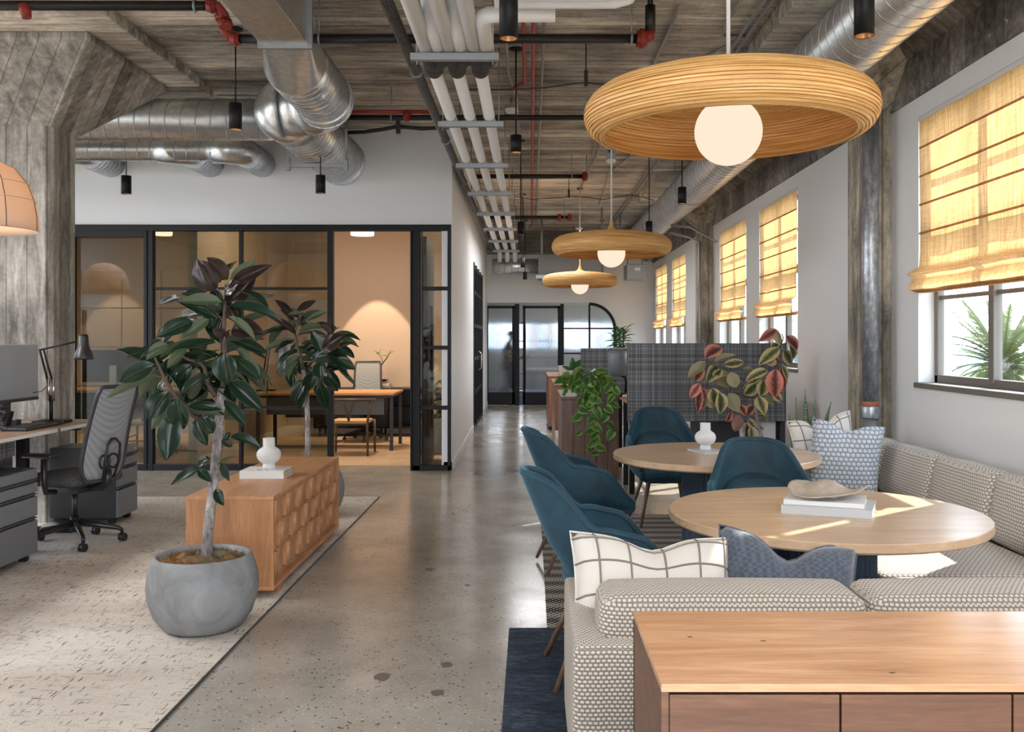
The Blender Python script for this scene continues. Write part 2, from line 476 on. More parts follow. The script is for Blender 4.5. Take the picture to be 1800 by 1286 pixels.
def leafmat(name, top, under, rib, gloss=.25, blotch=None, edge=None):
    t = T(name, rough=gloss)
    uv = t.n('TexCoord').outputs['UV']
    x = t.n('SeparateXYZ', {0: uv}).outputs
    ob = t.n('ObjectInfo').outputs['Random']
    d = t.math('ABSOLUTE', t.math('SUBTRACT', x[0], .5))
    base = t.mix(t.math('MULTIPLY', ob, .6), top, tuple(min(1, q * 1.7 + .002) for q in top)); t.set('Specular IOR Level', .32)
    if blotch:
        nn = t.noise(5, t.co(scale=(9, 5, 9)), 4, .7)
        k = t.math('ADD', t.math('MULTIPLY', d, 2.0), t.math('MULTIPLY', t.math('SUBTRACT', nn, .5), 2.6))
        k = t.math('ADD', k, t.math('MULTIPLY', t.math('SUBTRACT', ob, .5), .35))
        base = t.ramp(k, [(.28, blotch[0]), (.36, blotch[1]), (.52, blotch[1]), (.58, blotch[2])])
    rm = t.math('LESS_THAN', d, .020)
    col = t.mix(t.math('MULTIPLY', rm, .6), base, rib)
    if not blotch:
        col = t.mix(t.math('MULTIPLY', t.math('GREATER_THAN', d, .475), .7), col, under)
        vein = t.n('TexWave', {'Vector': t.n('CombineXYZ', {0: t.math('ADD', x[1], t.math('MULTIPLY', d, -.45)), 1: 0, 2: 0}).outputs[0], 'Scale': 9.0}, bands_direction='X').outputs[0]
        t.bump(vein, .03, .002)
    if edge is not None:
        pass
    back = t.n('NewGeometry').outputs['Backfacing']
    t.set('Base Color', t.mix(back, col, under))
    t.set('Roughness', t.math('ADD', t.math('MULTIPLY', back, .3), gloss))
    t.set('Subsurface Weight', 0.0)
    tr = t.n('BsdfTranslucent', {0: t.mix(.5, col, under)})
    ms = t.n('MixShader', {0: .14, 1: t.b.outputs[0], 2: tr.outputs[0]})
    t.t.links.new(ms.outputs[0], t.o.inputs[0])
    return t.m


M['rubber_leaf'] = leafmat('rubber_plant_leaf', (.006, .020, .011), (.10, .13, .075), (.11, .12, .05), .24)
M['rubber_leaf2'] = leafmat('rubber_plant_new_leaf', (.026, .016, .014), (.085, .05, .04), (.12, .055, .04), .2)
M['varieg'] = leafmat('variegated_leaf', (.03, .05, .02), (.32, .29, .17), (.25, .15, .08), .4, ((.035, .055, .028), (.16, .2, .085), (.62, .50, .24)))
M['varieg_pink'] = leafmat('pink_variegated_leaf', (.03, .05, .02), (.32, .17, .15), (.3, .06, .05), .4, ((.045, .03, .035), (.30, .09, .075), (.68, .25, .17)))
M['pothos'] = leafmat('pothos_leaf', (.035, .13, .025), (.16, .3, .10), (.25, .4, .12), .3, ((.025, .10, .018), (.045, .16, .025), (.22, .36, .08)))
M['green_leaf'] = leafmat('glossy_green_leaf', (.03, .12, .035), (.10, .22, .08), (.12, .3, .1), .3)
M['pale_leaf'] = leafmat('cream_green_leaf', (.10, .16, .06), (.4, .42, .28), (.5, .5, .3), .4, ((.5, .5, .33), (.3, .36, .16), (.07, .12, .045)))
M['palm_leaf'] = leafmat('palm_frond_leaf', (.07, .10, .028), (.16, .19, .08), (.2, .22, .1), .5)
t = T('snake_plant_leaf', rough=.4)
v = t.n('TexWave', {'Vector': t.co(scale=(1, 1, 1)), 'Scale': 16, 'Distortion': 7, 'Detail': 3, 'Detail Scale': 2}, bands_direction='Z').outputs[0]
t.set('Base Color', t.ramp(v, [(.35, (.02, .055, .022)), (.62, (.16, .26, .12))])); M['snake'] = t.m


def pane(name, col, gloss=.12, rough=.02):
    t = T(name); nt = t.t
    tr = t.n('BsdfTransparent', {0: (*col, 1)}); gl = t.n('BsdfGlossy', {'Color': (.9, .95, 1, 1), 'Roughness': rough})
    ge = t.n('NewGeometry').outputs
    d = t.math('ABSOLUTE', t.n('VectorMath', {0: ge['Normal'], 1: ge['Incoming']}, operation='DOT_PRODUCT').outputs['Value'])
    f = t.math('ADD', gloss, t.math('MULTIPLY', t.math('POWER', t.math('SUBTRACT', 1.0, d), 5.0), .6))
    ms = t.n('MixShader', {0: f, 1: tr.outputs[0], 2: gl.outputs[0]})
    nt.links.new(ms.outputs[0], t.o.inputs[0])
    return t.m


M['glass_win'] = pane('clear_window_glass', (.97, .99, .985), .04)
M['glass_int'] = pane('smoked_partition_glass', (.56, .56, .50), .05)
M['glass_clear'] = pane('clear_partition_glass', (.86, .87, .84), .05)
t = T('fluted_glass', (.80, .82, .83), .13, Transmission_Weight=1.0, IOR=1.3); M['fluted'] = t.m

# roman blind linen: part reflects, part lets the sun through
t = T('amber_linen', rough=.9)
v = t.noise(8, t.co(scale=(9, 9, .35)), 6, .7); w_ = t.noise(14, t.co(scale=(.5, .5, 14)), 3, .6)
f = t.math('ADD', t.math('MULTIPLY', v, .7), t.math('MULTIPLY', w_, .3))
col = t.ramp(f, [(.36, (.42, .22, .10)), (.5, (.60, .36, .17)), (.62, (.72, .48, .25))])
t.set('Base Color', col); t.bump(f, .25, .004)
tr = t.n('BsdfTranslucent', {0: t.ramp(f, [(.36, (.44, .22, .085)), (.5, (.62, .36, .155)), (.62, (.74, .49, .255))])})
ms = t.n('MixShader', {0: .5, 1: t.b.outputs[0], 2: tr.outputs[0]}); t.t.links.new(ms.outputs[0], t.o.inputs[0])
M['linen'] = t.m
t = T('shade_fabric', (.84, .74, .66), .9)
tr = t.n('BsdfTranslucent', {0: (.9, .7, .52, 1)}); ms = t.n('MixShader', {0: .45, 1: t.b.outputs[0], 2: tr.outputs[0]}); t.t.links.new(ms.outputs[0], t.o.inputs[0])
M['shade'] = t.m
# stacked plywood rings of the pendants
t = T('laminated_wood_rings', rough=.55)
x = t.xyz(); rr = t.math('SQRT', t.math('ADD', t.math('MULTIPLY', x[0], x[0]), t.math('MULTIPLY', x[1], x[1])))
ang = t.math('ARCTAN2', x[1], x[0])
cv = t.n('CombineXYZ', {0: t.math('MULTIPLY', ang, 1.6), 1: t.math('MULTIPLY', rr, 75), 2: t.math('MULTIPLY', x[2], 75)}).outputs[0]
v = t.noise(1.0, cv, 4, .6)
t.set('Base Color', t.ramp(v, [(.33, (.54, .27, .08)), (.5, (.74, .42, .14)), (.66, (.88, .60, .27))])); M['rings'] = t.m


def glow(name, col, s):
    t = T(name, (.8, .8, .8)); e = t.n('Emission', {0: (*col, 1), 1: s}); t.t.links.new(e.outputs[0], t.o.inputs[0]); return t.m


M['globe'] = glow('lit_opal_glass', (1, .80, .61), .61)
M['lens'] = glow('lit_lens', (1, .72, .42), 6)
M['drumlight'] = glow('lit_drum_diffuser', (1, .85, .66), 2.2)
t = T('grey_grid_fabric', rough=.95)
x = t.xyz()
h1 = t.n('TexWhiteNoise', {'W': t.math('FLOOR', t.math('MULTIPLY', t.math('ADD', x[0], x[1]), 190))}, noise_dimensions='1D').outputs[0]
h2 = t.n('TexWhiteNoise', {'W': t.math('FLOOR', t.math('MULTIPLY', x[2], 190))}, noise_dimensions='1D').outputs[0]
f = t.math('MULTIPLY', t.math('ADD', h1, h2), .5)
t.set('Base Color', t.ramp(f, [(.15, (.060, .064, .072)), (.5, (.13, .136, .148)), (.85, (.30, .31, .32))])); M['screen'] = t.m
t = T('monitor_screen_glare', (.36, .40, .44), .25, .2); M['monitor'] = t.m  # reflected glare on the screen painted as a flat grey base colour
t = T('chair_mesh', (.17, .185, .20), .7); x = t.xyz()
v = t.vor(85, t.co(scale=(1, 1, 1.8)), rnd=.1); t.set('Base Color', t.ramp(v, [(.3, (.36, .39, .42)), (.6, (.22, .24, .26))])); M['chairmesh'] = t.m
t = T('charcoal_upholstery', rough=.95); v = t.noise(120, None, 3); t.set('Base Color', t.ramp(v, [(.35, (.02, .021, .024)), (.65, (.085, .088, .095))])); M['upholstery'] = t.m
t = T('ceramic_white', (.68, .68, .67), .55); M['ceramic'] = t.m
M['paper'] = plain('book_paper', (.72, .70, .66), .8)
M['cover_white'] = plain('white_book_cover', (.74, .74, .73), .4)
M['cover_grey'] = plain('grey_book_cover', (.50, .52, .54), .45)
M['cover_tan'] = plain('tan_book_cover', (.36, .25, .16), .6)
M['ink'] = plain('black_ink', (.02, .02, .02), .6)
M['yellow'] = plain('yellow_ink', (.8, .62, .05), .6)
t = T('driftwood_bowl', rough=.38); v = t.noise(22, None, 4, .6)
t.set('Base Color', t.ramp(v, [(.35, (.36, .30, .245)), (.65, (.46, .40, .33))])); M['bowl'] = t.m
# ================================================================ STRUCTURE
CEIL = 3.92
XW = 2.8          # room face of the window wall
YG = 10.8         # glazed front of the meeting rooms
YF = 21.5         # far wall
struct('floor', MB().box(-9, 3.04, -5, 29, -.2, 0), M['floor'])
struct('ceiling', MB().box(-9, 3.04, -5, 29, CEIL, CEIL + .2), M['ceil'])
# office carpet, one big piece let into the slab
o = struct('floor_carpet', MB().box(-8.9, -1.45, -1, 8.95, 0, .008), M['carpet'])
struct('trim_1', MB().box(-1.45, -1.442, -1, 8.96, 0, .010), M['dgrey'])
struct('trim_2', MB().box(-8.9, -1.442, 8.95, 8.958, 0, .010), M['dgrey'])
struct('floor_meeting_room', MB().box(-8.9, -1.0, YG + .35, 14.95, 0, .008), M['carpet2'])
# patched holes in the slab
for k, (px, py, rx, ry) in enumerate(((757, 1000, .033, .05), (822, 1028, .018, .03), (785, 1168, .026, .04), (672, 1189, .036, .05), (770, 1217, .028, .04),
                                      (843, 922, .016, .03), (797, 903, .014, .03), (814, 863, .012, .04), (1000, 900, .01, .02))):
    if k == 8: break
    y = F_PX * EYE / (py - VY); x = (px - VX) * y / F_PX
    rr = random.Random(k); n = 18
    pl = [(x + rx * (.8 + .4 * rr.random()) * cos(2 * pi * i / n), y + ry * (.8 + .4 * rr.random()) * sin(2 * pi * i / n)) for i in range(n)]
    struct('floor_patch', MB().prism(pl, 'z', 0, .0012), plain('slab_patch', (.12, .105, .09), .3) if k == 0 else bpy.data.materials['slab_patch'])

# ---- unseen rest of the shell: rear and left walls, openings placed to admit daylight fill
struct('wall_rear', MB().box(-9, -1.9, -5.1, -5, 0, CEIL).box(-1.9, 3.04, -5.1, -5, 3.6, CEIL).box(-1.9, 3.04, -5.1, -5, 0, .3), M['white'])
mb = MB().box(-9.1, -9, -5, 3.2, 0, CEIL).box(-9.1, -9, 10.6, 29, 0, CEIL).box(-9.1, -9, 3.2, 10.6, 0, .9).box(-9.1, -9, 3.2, 10.6, 3.2, CEIL)
for y in (4.9, 7.4): mb.box(-9.1, -9, y, y + .5, .9, 3.2)
struct('wall_far_left', mb, M['white'])
# ---- window wall
SILL, HEAD, XO = 1.19, 3.106, 3.04
bays = []
for c in (-6.92, .18, 7.28, 14.4, 21.5):
    bays.append((c - 4.55, c - 2.90)); bays.append((c - 2.20, c - .50))
bays += [(24.2, 25.9), (26.5, 28.2)]
bays = [b for b in bays if b[0] > -5]
mb = MB().box(XW, XO, -5, 29, 0, SILL).box(XW, XO, -5, 29, HEAD, 3.27)
ys = -5
for a, b in bays:
    mb.box(XW, XO, ys, a, SILL, HEAD); ys = b
mb.box(XW, XO, ys, 29, SILL, HEAD)
struct('wall_right', mb, M['white2'])
# concrete edge beam with its chamfered ledge
struct('ceiling_beam', MB().prism([(2.785, 3.25), (2.785, 3.57), (2.66, 3.67), (2.66, CEIL), (3.04, CEIL), (3.04, 3.25)], 'y', -5, 29)
       if False else MB().add([(x, y, z) for y in (-5, 29) for x, z in ((2.785, 3.25), (2.785, 3.57), (2.66, 3.67), (2.66, CEIL), (3.04, CEIL), (3.04, 3.25))],
                              [tuple(range(6)), tuple(range(11, 5, -1))] + [(i, i + 6, (i + 1) % 6 + 6, (i + 1) % 6) for i in range(6)]), M['beam'])


def capital(cx, cy, hx, hy, z0, z1, spread, xmax=None):
    def ring(h, v, z, k):
        xs = (cx - h, min(cx + h, xmax) if xmax else cx + h)
        return [(xs[0], cy - v, z), (xs[1], cy - v, z), (xs[1], cy + v, z), (xs[0], cy + v, z)]
    a = ring(hx, hy, z0, 0); b = ring(hx + spread, hy + spread, z1, 1); c = ring(hx + spread, hy + spread, z1 + .05, 1)
    m = MB().add(a + b + c, [(3, 2, 1, 0), (8, 9, 10, 11)] + [(i, (i + 1) % 4, (i + 1) % 4 + 4, i + 4) for i in range(4)] + [(i + 4, (i + 1) % 4 + 4, (i + 1) % 4 + 8, i + 8) for i in range(4)])
    return m


def chamfered(x0, x1, y0, y1, c):
    return [(x0 + c, y0), (x1 - c, y0), (x1, y0 + c), (x1, y1 - c), (x1 - c, y1), (x0 + c, y1), (x0, y1 - c), (x0, y0 + c)]


# ---- left column
g = group_struct('column_left', (-4.17, 7.88, 0))
MB().prism(chamfered(-4.43, -3.91, 7.65, 8.10, .045), 'z', 0, 3.27).build('shaft', M['colm'], g, .008)
capital(-4.17, 7.875, .26, .225, 3.24, 3.78, .56).build('capital', M['colm'], g, .01)
MB().box(-5.3, -3.05, 6.75, 9.03, 3.83, CEIL + .01).build('drop_panel', M['ceil'], g, .012)
# a lower band of concrete running left from the drop panel, as seen above the column
struct('ceiling_beam_1', MB().box(-9, -5.25, 7.2, 8.5, 3.60, CEIL + .01), M['ceil'], .01)
# ---- right pilasters
for i, c in enumerate((.18, 7.28, 14.4, 21.52)):
    g = group_struct('column_right', (XW, c + .22, 0))
    w = .45
    MB().prism([(2.60, c + .03), (2.63, c), (2.83, c), (2.83, c + w), (2.63, c + w), (2.60, c + w - .03)], 'z', 0, 3.30).build('shaft', M['colr'], g, .008)
    capital(2.75, c + w / 2, .15, w / 2, 3.27, 3.72, .50, 2.86).build('capital', M['colr'], g, .01)
    MB().box(1.78, 2.9, c + w / 2 - 1.1, c + w / 2 + 1.1, 3.77, CEIL + .01).build('drop_panel', M['ceil'], g, .012)
struct('ceiling_beam_2', MB().box(-1.0, 2.66, 20.9, 21.5, 3.45, CEIL + .01), M['beam'], .01)

# ---- windows
for i, (a, b) in enumerate(bays):
    g = group_struct('window_%d' % (i + 1), (XO - .1, (a + b) / 2, SILL))
    x0, x1 = 2.915, 2.965
    m = MB(); fw = .055
    m.box(x0, x1, a, a + fw, SILL, HEAD).box(x0, x1, b - fw, b, SILL, HEAD).box(x0, x1, a, b, HEAD - fw, HEAD).box(x0, x1, a, b, SILL, SILL + .06)
    m.build('frame', M['winframe'], g, .005)
    mid = (a + b) / 2
    MB().box(x0 - .01, x1, mid - .035, mid + .035, SILL + .03, HEAD - .03).build('mullion', M['winframe'], g, .005)
    MB().box(x0 - .005, x1, a + .03, b - .03, 2.24, 2.33).build('transom', M['winframe'], g, .005)
    for z in (1.80, 2.72):
        MB().box(x0 + .015, x1 - .01, a + .03, b - .03, z - .014, z + .014).build('glazing_bar', M['winframe'], g)
    for q0, q1 in ((a + fw, mid - .035), (mid + .035, b - fw)):
        for s0, s1 in ((SILL + .06, 2.24), (2.33, HEAD - fw)):
            MB().box(2.938, 2.943, q0, q1, s0, s1).build('pane', M['glass_win'], g)
    MB().box(XW - .03, 2.93, a - .02, b + .02, SILL - .035, SILL + .004).build('sill', M['winframe'], g, .006)

# ---- corridor wall, slightly out of square, with a glazed opening
cx = lambda y: -.905 - (y - 10.8) * .0085
g = group_struct('wall_left', (cx(16), 16, 0))
def wseg(y0, y1, z0, z1, name='panel', m=None, t=.12, off=0):
    vs = []
    for y in (y0, y1):
        for x in (cx(y) - t, cx(y) + off):
            for z in (z0, z1): vs.append((x, y, z))
    return MB().add(vs, [(0, 1, 3, 2), (4, 6, 7, 5), (0, 4, 5, 1), (2, 3, 7, 6), (0, 2, 6, 4), (1, 5, 7, 3)])
m = wseg(YG - .0, 15.45, 0, CEIL); m2 = wseg(18.65, YF, 0, CEIL); m3 = wseg(15.45, 18.65, 2.78, CEIL)
for q in (m2, m3): m.add(q.v, q.f)
m.build('plaster', M['white'], g)
for y0, y1 in ((YG, 15.4), (18.7, YF)):
    wseg(y0, y1, 0, .10, t=.10, off=.012).build('skirting', M['trim'], g, .003)
g = group_struct('partition_corridor', (cx(17), 17, 0))
for k in range(5):
    y = 15.45 + k * .787
    wseg(y, y + .06, 0, 2.78, t=.09, off=.02).build('post', M['black'], g)
for z in (.03, .62, 1.18, 1.74, 2.30, 2.72):
    wseg(15.45, 18.65, z - .03, z + .03, t=.07, off=.01).build('rail', M['black'], g)
for k in range(4):
    y = 15.45 + k * .787
    wseg(y + .06, y + .787, .05, 2.7, t=.03, off=-.02).build('pane', M['glass_clear'], g)
MB().tube([(cx(16.9) + .02, 16.85, .95), (cx(16.9) + .07, 16.85, 1.0), (cx(16.9) + .07, 16.85, 1.25), (cx(16.9) + .02, 16.85, 1.3)], .012).build('pull_handle', M['steel'], g)

# ---- bulkhead over the meeting room glass
struct('wall_bulkhead', MB().box(-9, cx(YG) - .118, YG, YG + .12, 2.815, CEIL), M['white'])
struct('wall_meeting_room_back', MB().box(-9, -1.02, 15.0, 15.12, 0, CEIL), M['tan_wall'])
struct('wall_meeting_room_divider', MB().box(-3.98, -3.88, YG + .12, 15.0, 0, 3.6), M['tan_wall'])
struct('ceiling_meeting_room', MB().box(-9, -1.02, YG + .12, 15.0, 3.56, 3.64), M['tan_wall'])
struct('baseboard_back', MB().box(-9, -1.02, 14.98, 15.0, 0, .13).box(-3.88, -3.862, YG + .2, 15.0, 0, .13), M['trim'])
# far left room back wall boards (grid of joints)
g = group_struct('wall_panelling', (-6, 14.97, 0))
for ix in range(7):
    for iz in range(4):
        x0 = -8.4 + ix * .63; z0 = .15 + iz * .62
        if x0 + .6 > -4.0: continue
        MB().box(x0, x0 + .615, 14.955, 14.985, z0, z0 + .605).build('panel', M['tan_wall'], g, .004)

# ---- glazed front
g = group_struct('partition_meeting_rooms', (-3, YG, 0))
px2x = lambda px, y=YG: (px - VX) * y / F_PX
def post(a, b, z0=0, z1=2.815, y0=YG - .03, y1=YG + .06, mat='black', nm='post'):
    MB().box(px2x(a), px2x(b), y0, y1, z0, z1).build(nm, M[mat], g, .004)
MB().box(-9, px2x(793), YG - .035, YG + .07, 2.75, 2.822).build('head_rail', M['black'], g, .004)
MB().box(-9, px2x(586), YG - .02, YG + .05, 0, .07).build('bottom_rail', M['black'], g, .004)
MB().box(px2x(722), px2x(793), YG - .03, YG + .06, 0, .06).build('bottom_rail', M['black'], g, .004)
for a, b in ((120, 131), (254, 260), (262, 270), (421, 426), (576, 586), (725, 739)):
    post(a, b)
post(722, 725, 0, 2.76, YG - .05, YG + .02)
post(787, 793); post(741, 743, .06, 2.76)
post(131, 254, 2.68, 2.76, nm='door_head')
for a, b in ((270, 576),):
    for z in (2.09, .72):
        post(a, b, z - .016, z + .016, YG, YG + .04, nm='glazing_bar')
for z in (2.09, 1.41, .72):
    post(741, 789, z - .022, z + .022, YG - .02, YG + .05, nm='glazing_bar')
for a, b in ((270, 421), (426, 576)):
    for z0, z1 in ((.07, .70), (.735, 2.075), (2.105, 2.75)):
        MB().box(px2x(a), px2x(b), YG + .015, YG + .022, z0, z1).build('pane', M['glass_int'], g)
for z0, z1 in ((.06, .70), (.74, 1.39), (1.43, 2.07), (2.11, 2.75)):
    MB().box(px2x(743), px2x(787), YG + .015, YG + .022, z0, z1).build('pane', M['glass_clear'], g)
# return of the glazing into the room at the corner
for y in (YG + .06, YG + .5):
    MB().box(-.965, -.925, y, y + .03, 0, 2.75).build('post', M['black'], g)
# sliding leaf of the left room with its tall pull
g = group_struct('door_1', (px2x(190), YG, 0))
MB().box(-9, px2x(254), YG + .062, YG + .07, .08, 2.68).build('pane', M['glass_int'], g)
MB().box(px2x(130.5), px2x(136.5), YG - .10, YG - .06, .32, 1.85).build('pull_handle', M['black'], g, .004)
MB().box(px2x(249), px2x(255), YG + .05, YG + .09, .02, 2.72).build('stile', M['black'], g, .004)
# open leaf beside the corner, folded back into the room
g = group_struct('door_2', (px2x(745), YG + .5, 0))
MB().box(px2x(742), px2x(748), YG + .10, YG + .95, .02, 2.7).build('stile', M['black'], g, .004)
MB().box(px2x(750), px2x(755), YG + .35, YG + .39, .45, 1.90).build('pull_handle', M['black'], g, .004)

# ---- far wall with fluted doors and the round-cornered screen
TOPZ = 2.35; XA, XB, RAD = -1.06, 1.955, .62
g = group_struct('wall_far', (1, YF, 0))
MB().box(cx(YF), 2.8, YF, YF + .14, TOPZ, CEIL).box(XB, 2.8, YF, YF + .14, 0, TOPZ).build('plaster', M['white'], g)
arc = [(XB, TOPZ)] + [(XB - RAD + RAD * cos(a), TOPZ - RAD + RAD * sin(a)) for a in [i * pi / 24 for i in range(13)]]
m = MB()
n = len(arc)
m.add([(x, YF, z) for x, z in arc] + [(x, YF + .14, z) for x, z in arc], [tuple(range(n)), tuple(range(2 * n - 1, n - 1, -1))] + [(i, i + n, (i + 1) % n + n, (i + 1) % n) for i in range(n)])
m.build('corner_spandrel', M['white'], g)
g = group_struct('partition_far', (.5, YF, 0))
path = [(XA, TOPZ - .03)] + [(XB - RAD + (RAD - .03) * cos(a), TOPZ - RAD + (RAD - .03) * sin(a)) for a in [pi / 2 - i * pi / 24 for i in range(13)]] + [(XB - .03, .0)]
m = MB()
for (x0, z0), (x1, z1) in zip(path, path[1:]):
    m.bar((x0, YF - .01, z0), (x1, YF - .01, z1), .09, .065, up=(1, 0, .3))
m.build('outer_frame', M['black'], g)
fx = lambda px: (px - VX) * YF / F_PX
for a, b in ((905, 913), (985, 991)):
    MB().box(fx(a), fx(b), YF - .04, YF + .05, 0, TOPZ - .03).build('post', M['black'], g, .003)
MB().box(fx(1034.5), fx(1037.5), YF - .02, YF + .03, 0, TOPZ - .04).build('glazing_bar', M['black'], g)
for z in (1.76, 1.19, .62): MB().box(fx(990), XB - .04, YF - .02, YF + .03, z - .018, z + .018).build('glazing_bar', M['black'], g)


def fluted(x0, x1, z0, z1, name, parent, y=YF + .02, arch=False):
    n = max(8, int((x1 - x0) / .0125))
    def ztop(x):
        if arch and x > XB - RAD:
            d = x - (XB - RAD); return min(z1, TOPZ - RAD + math.sqrt(max(0, (RAD - .04) ** 2 - d * d)))
        return z1
    def fn(u, v):
        x = x0 + (x1 - x0) * u; return (x, y - .004 * abs(sin(pi * n * u / 2)) , z0 + (ztop(x) - z0) * v)
    m = MB().grid(fn, n * 2, 1)
    m.grid(lambda u, v: ((x0 + (x1 - x0) * (1 - u)), y + .008, z0 + (ztop(x0 + (x1 - x0) * (1 - u)) - z0) * v), 8, 1, smooth=False)
    return m.build(name, M['fluted'], parent, fix=False)


fluted(fx(990), fx(1034.5), .05, 2.29, 'pane', g)
fluted(fx(1037.5), XB - .05, .05, 2.29, 'pane', g, arch=True)
for i, (a, b, ha) in enumerate(((854, 905, 902), (919, 985, 923))):
    g = group_struct('door_%d' % (i + 3), (fx((a + b) / 2), YF, 0))
    x0, x1 = fx(a), fx(b)
    y0, y1 = (YF - .03, YF + .04)
    MB().box(x0, x1, y0, y1, .02, .30).build('kick_panel', M['black'], g, .004)
    MB().box(x0, x1, y0, y1, 2.22, 2.28).build('top_rail', M['black'], g, .004)
    w = .06
    MB().box(x0, x0 + w, y0, y1, .02, 2.28).build('stile', M['black'], g, .004)
    MB().box(x1 - w, x1, y0, y1, .02, 2.28).build('stile', M['black'], g, .004)
    fluted(x0 + w, x1 - w, .30, 2.22, 'pane', g)
    MB().tube([(fx(ha), YF - .11, .38), (fx(ha), YF - .11, 1.75)], .016).tube([(fx(ha), YF - .11, .5), (fx(ha), YF - .02, .5)], .01).tube([(fx(ha), YF - .11, 1.62), (fx(ha), YF - .02, 1.62)], .01).build('pull_handle', M['black'], g)
# ---- room behind the fluted glass
mb = MB().box(-9, 3.04, 28.9, 29.0, 0, 1.25).box(-9, 3.04, 28.9, 29.0, 2.0, CEIL)
for x0_, x1_ in ((-9, -5), (-3.6, -1.1), (-.1, .9), (2.1, 3.04)): mb.box(x0_, x1_, 28.9, 29.0, 1.25, 2.0)
struct('wall_back_office', mb, plain('back_office_paint', (.5, .46, .40), .8))
struct('floor_back_office', MB().box(-8.9, 2.8, YF + .14, 28.9, 0, .01), plain('blue_grey_carpet', (.10, .13, .20), 1))
# neighbouring outside: ground far below, pale buildings, soft hill
gnd = T('street_ground', rough=1); gnd.set('Base Color', gnd.ramp(gnd.noise(.08, None, 5), [(.4, (.13, .15, .07)), (.6, (.38, .35, .29))]))
struct('ground', MB().box(-90, 260, -90, 300, -6.5, -6.2), gnd.m)
hm = plain('hazy_hill', (.30, .37, .44), 1)
m = MB().grid(lambda u, v: (-60 + 420 * u + 30 * v, 250 + 60 * sin(pi * v) * (1), -6.2 + (9 + 4 * sin(u * 9) + 3 * sin(u * 23)) * sin(pi * min(1, v * 1.0)) ** .8), 50, 8)
struct('hill', m, hm)
# ================================================================ CEILING SERVICES
def helix(path_r, p0, p1, r, pitch, n=26, tr=.005):
    p0, p1 = Vector(p0), Vector(p1); L = (p1 - p0).length; t = (p1 - p0).normalized()
    u = t.cross(Vector((0, 0, 1))).normalized(); w = u.cross(t)
    k = int(L / pitch * n); pts = []
    for i in range(k + 1):
        a = 2 * pi * i / n
        pts.append(p0 + t * (L * i / k) + (u * cos(a) + w * sin(a)) * r)
    return pts


def duct(pts, r, root, pitch=.13, name='duct_run', straight=None, cap=True):
    "round spiral duct: smooth shell and the standing seam wound round it"
    MB().tube(pts, r, 36, cap).build(name, M['duct'], root)
    for a, b in (straight or [(pts[0], pts[-1])]):
        hp = helix(None, a, b, (r if not isinstance(r, (list, tuple)) else r[0]) + .001, pitch)
        MB().tube(hp, .0055, 4, True).build('spiral_seam', M['galv'], root)


# ---- big duct along the windows
d = thing('spiral_duct', 'large silver spiral duct running along the windows under the ceiling', 'duct', (2.2, 8, 3.57))
duct([(2.2, 1.2, 3.57), (2.2, 20.8, 3.57)], .24, d, .155)
for y in (3.9, 8.9, 12.7, 16.5):
    MB().tube([(2.2 + .252 * cos(a), y, 3.57 + .252 * sin(a)) for a in [i * pi / 12 for i in range(25)]], .007, 6).cyl((1.95, y, 3.57), (1.95, y, CEIL), .006, n=6).build('hanger_strap', M['strut'], d)

# ---- duct from the front, rectangular then round, that turns to the wall
d = thing('supply_duct', 'rectangular metal duct changing to round, elbowing toward the white bulkhead', 'duct', (-1.75, 7, 3.5))
MB().box(-1.82, -1.50, 1.0, 6.35, 3.49, 3.86).build('rectangular_run', M['duct'], d, .004)
for y in (2.3, 3.7, 5.1, 6.33):
    m = MB()
    m.box(-1.845, -1.475, y, y + .03, 3.465, 3.49).box(-1.845, -1.82, y, y + .03, 3.49, 3.88).box(-1.50, -1.475, y, y + .03, 3.49, 3.88)
    m.build('flange', M['strut'], d)
n = 32; ra = .235; cc = Vector((-1.76, 7.0, 3.56))
def sq(a):
    q = 1 / max(abs(cos(a)), abs(sin(a))); return (-1.66 + .16 * cos(a) * q, 3.675 + .185 * sin(a) * q)
m = MB().grid(lambda u, v: ((lambda a: Vector((sq(a)[0], 6.36, sq(a)[1])) * (1 - v) + Vector((cc.x + ra * cos(a), cc.y, cc.z + ra * sin(a))) * v)(2 * pi * u + pi / 4)), 32, 6, closed=True, smooth=True)
m.build('transition', M['duct'], d)
duct([(-1.76, 7.0, 3.56), (-1.76, 7.95, 3.56)], ra, d, .10, 'round_run')
el = [(-1.76, 7.93, 3.56), (-1.775, 8.07, 3.56), (-1.83, 8.20, 3.555), (-1.93, 8.29, 3.55), (-2.06, 8.33, 3.545), (-2.2, 8.33, 3.54)]
MB().tube(el, .243, 32).build('elbow', M['duct'], d)
for k in (1, 3, 5):
    a, b = Vector(el[k - 1]), Vector(el[k]); tt = (b - a).normalized()
    MB().cyl(b - tt * .012, b + tt * .012, .252, n=32).build('seam_ring', M['galv'], d)
d2 = thing('return_duct', 'fat spiral duct ending at the white bulkhead above the lit meeting room', 'duct', (-2.19, 9.5, 3.55))
duct([(-2.19, 8.5, 3.55), (-2.19, 10.798, 3.55)], .262, d2, .105)
MB().ball((-2.19, 8.42, 3.55), .285, 28, 16, (1, .95, 1)).build('tee_body', M['duct'], d2)
MB().cyl((-2.19, 8.60, 3.55), (-2.19, 8.66, 3.55), .274, n=32).build('seam_ring', M['galv'], d2)
MB().cyl((-2.19, 10.76, 3.55), (-2.19, 10.80, 3.55), .285, n=36).build('wall_collar', M['duct'], d2)
d3 = thing('cross_duct', 'dark silver spiral duct crossing behind the concrete column toward the elbow', 'duct', (-4, 8.75, 3.55))
duct([(-8.8, 8.75, 3.55), (-2.42, 8.75, 3.55)], .19, d3, .14)
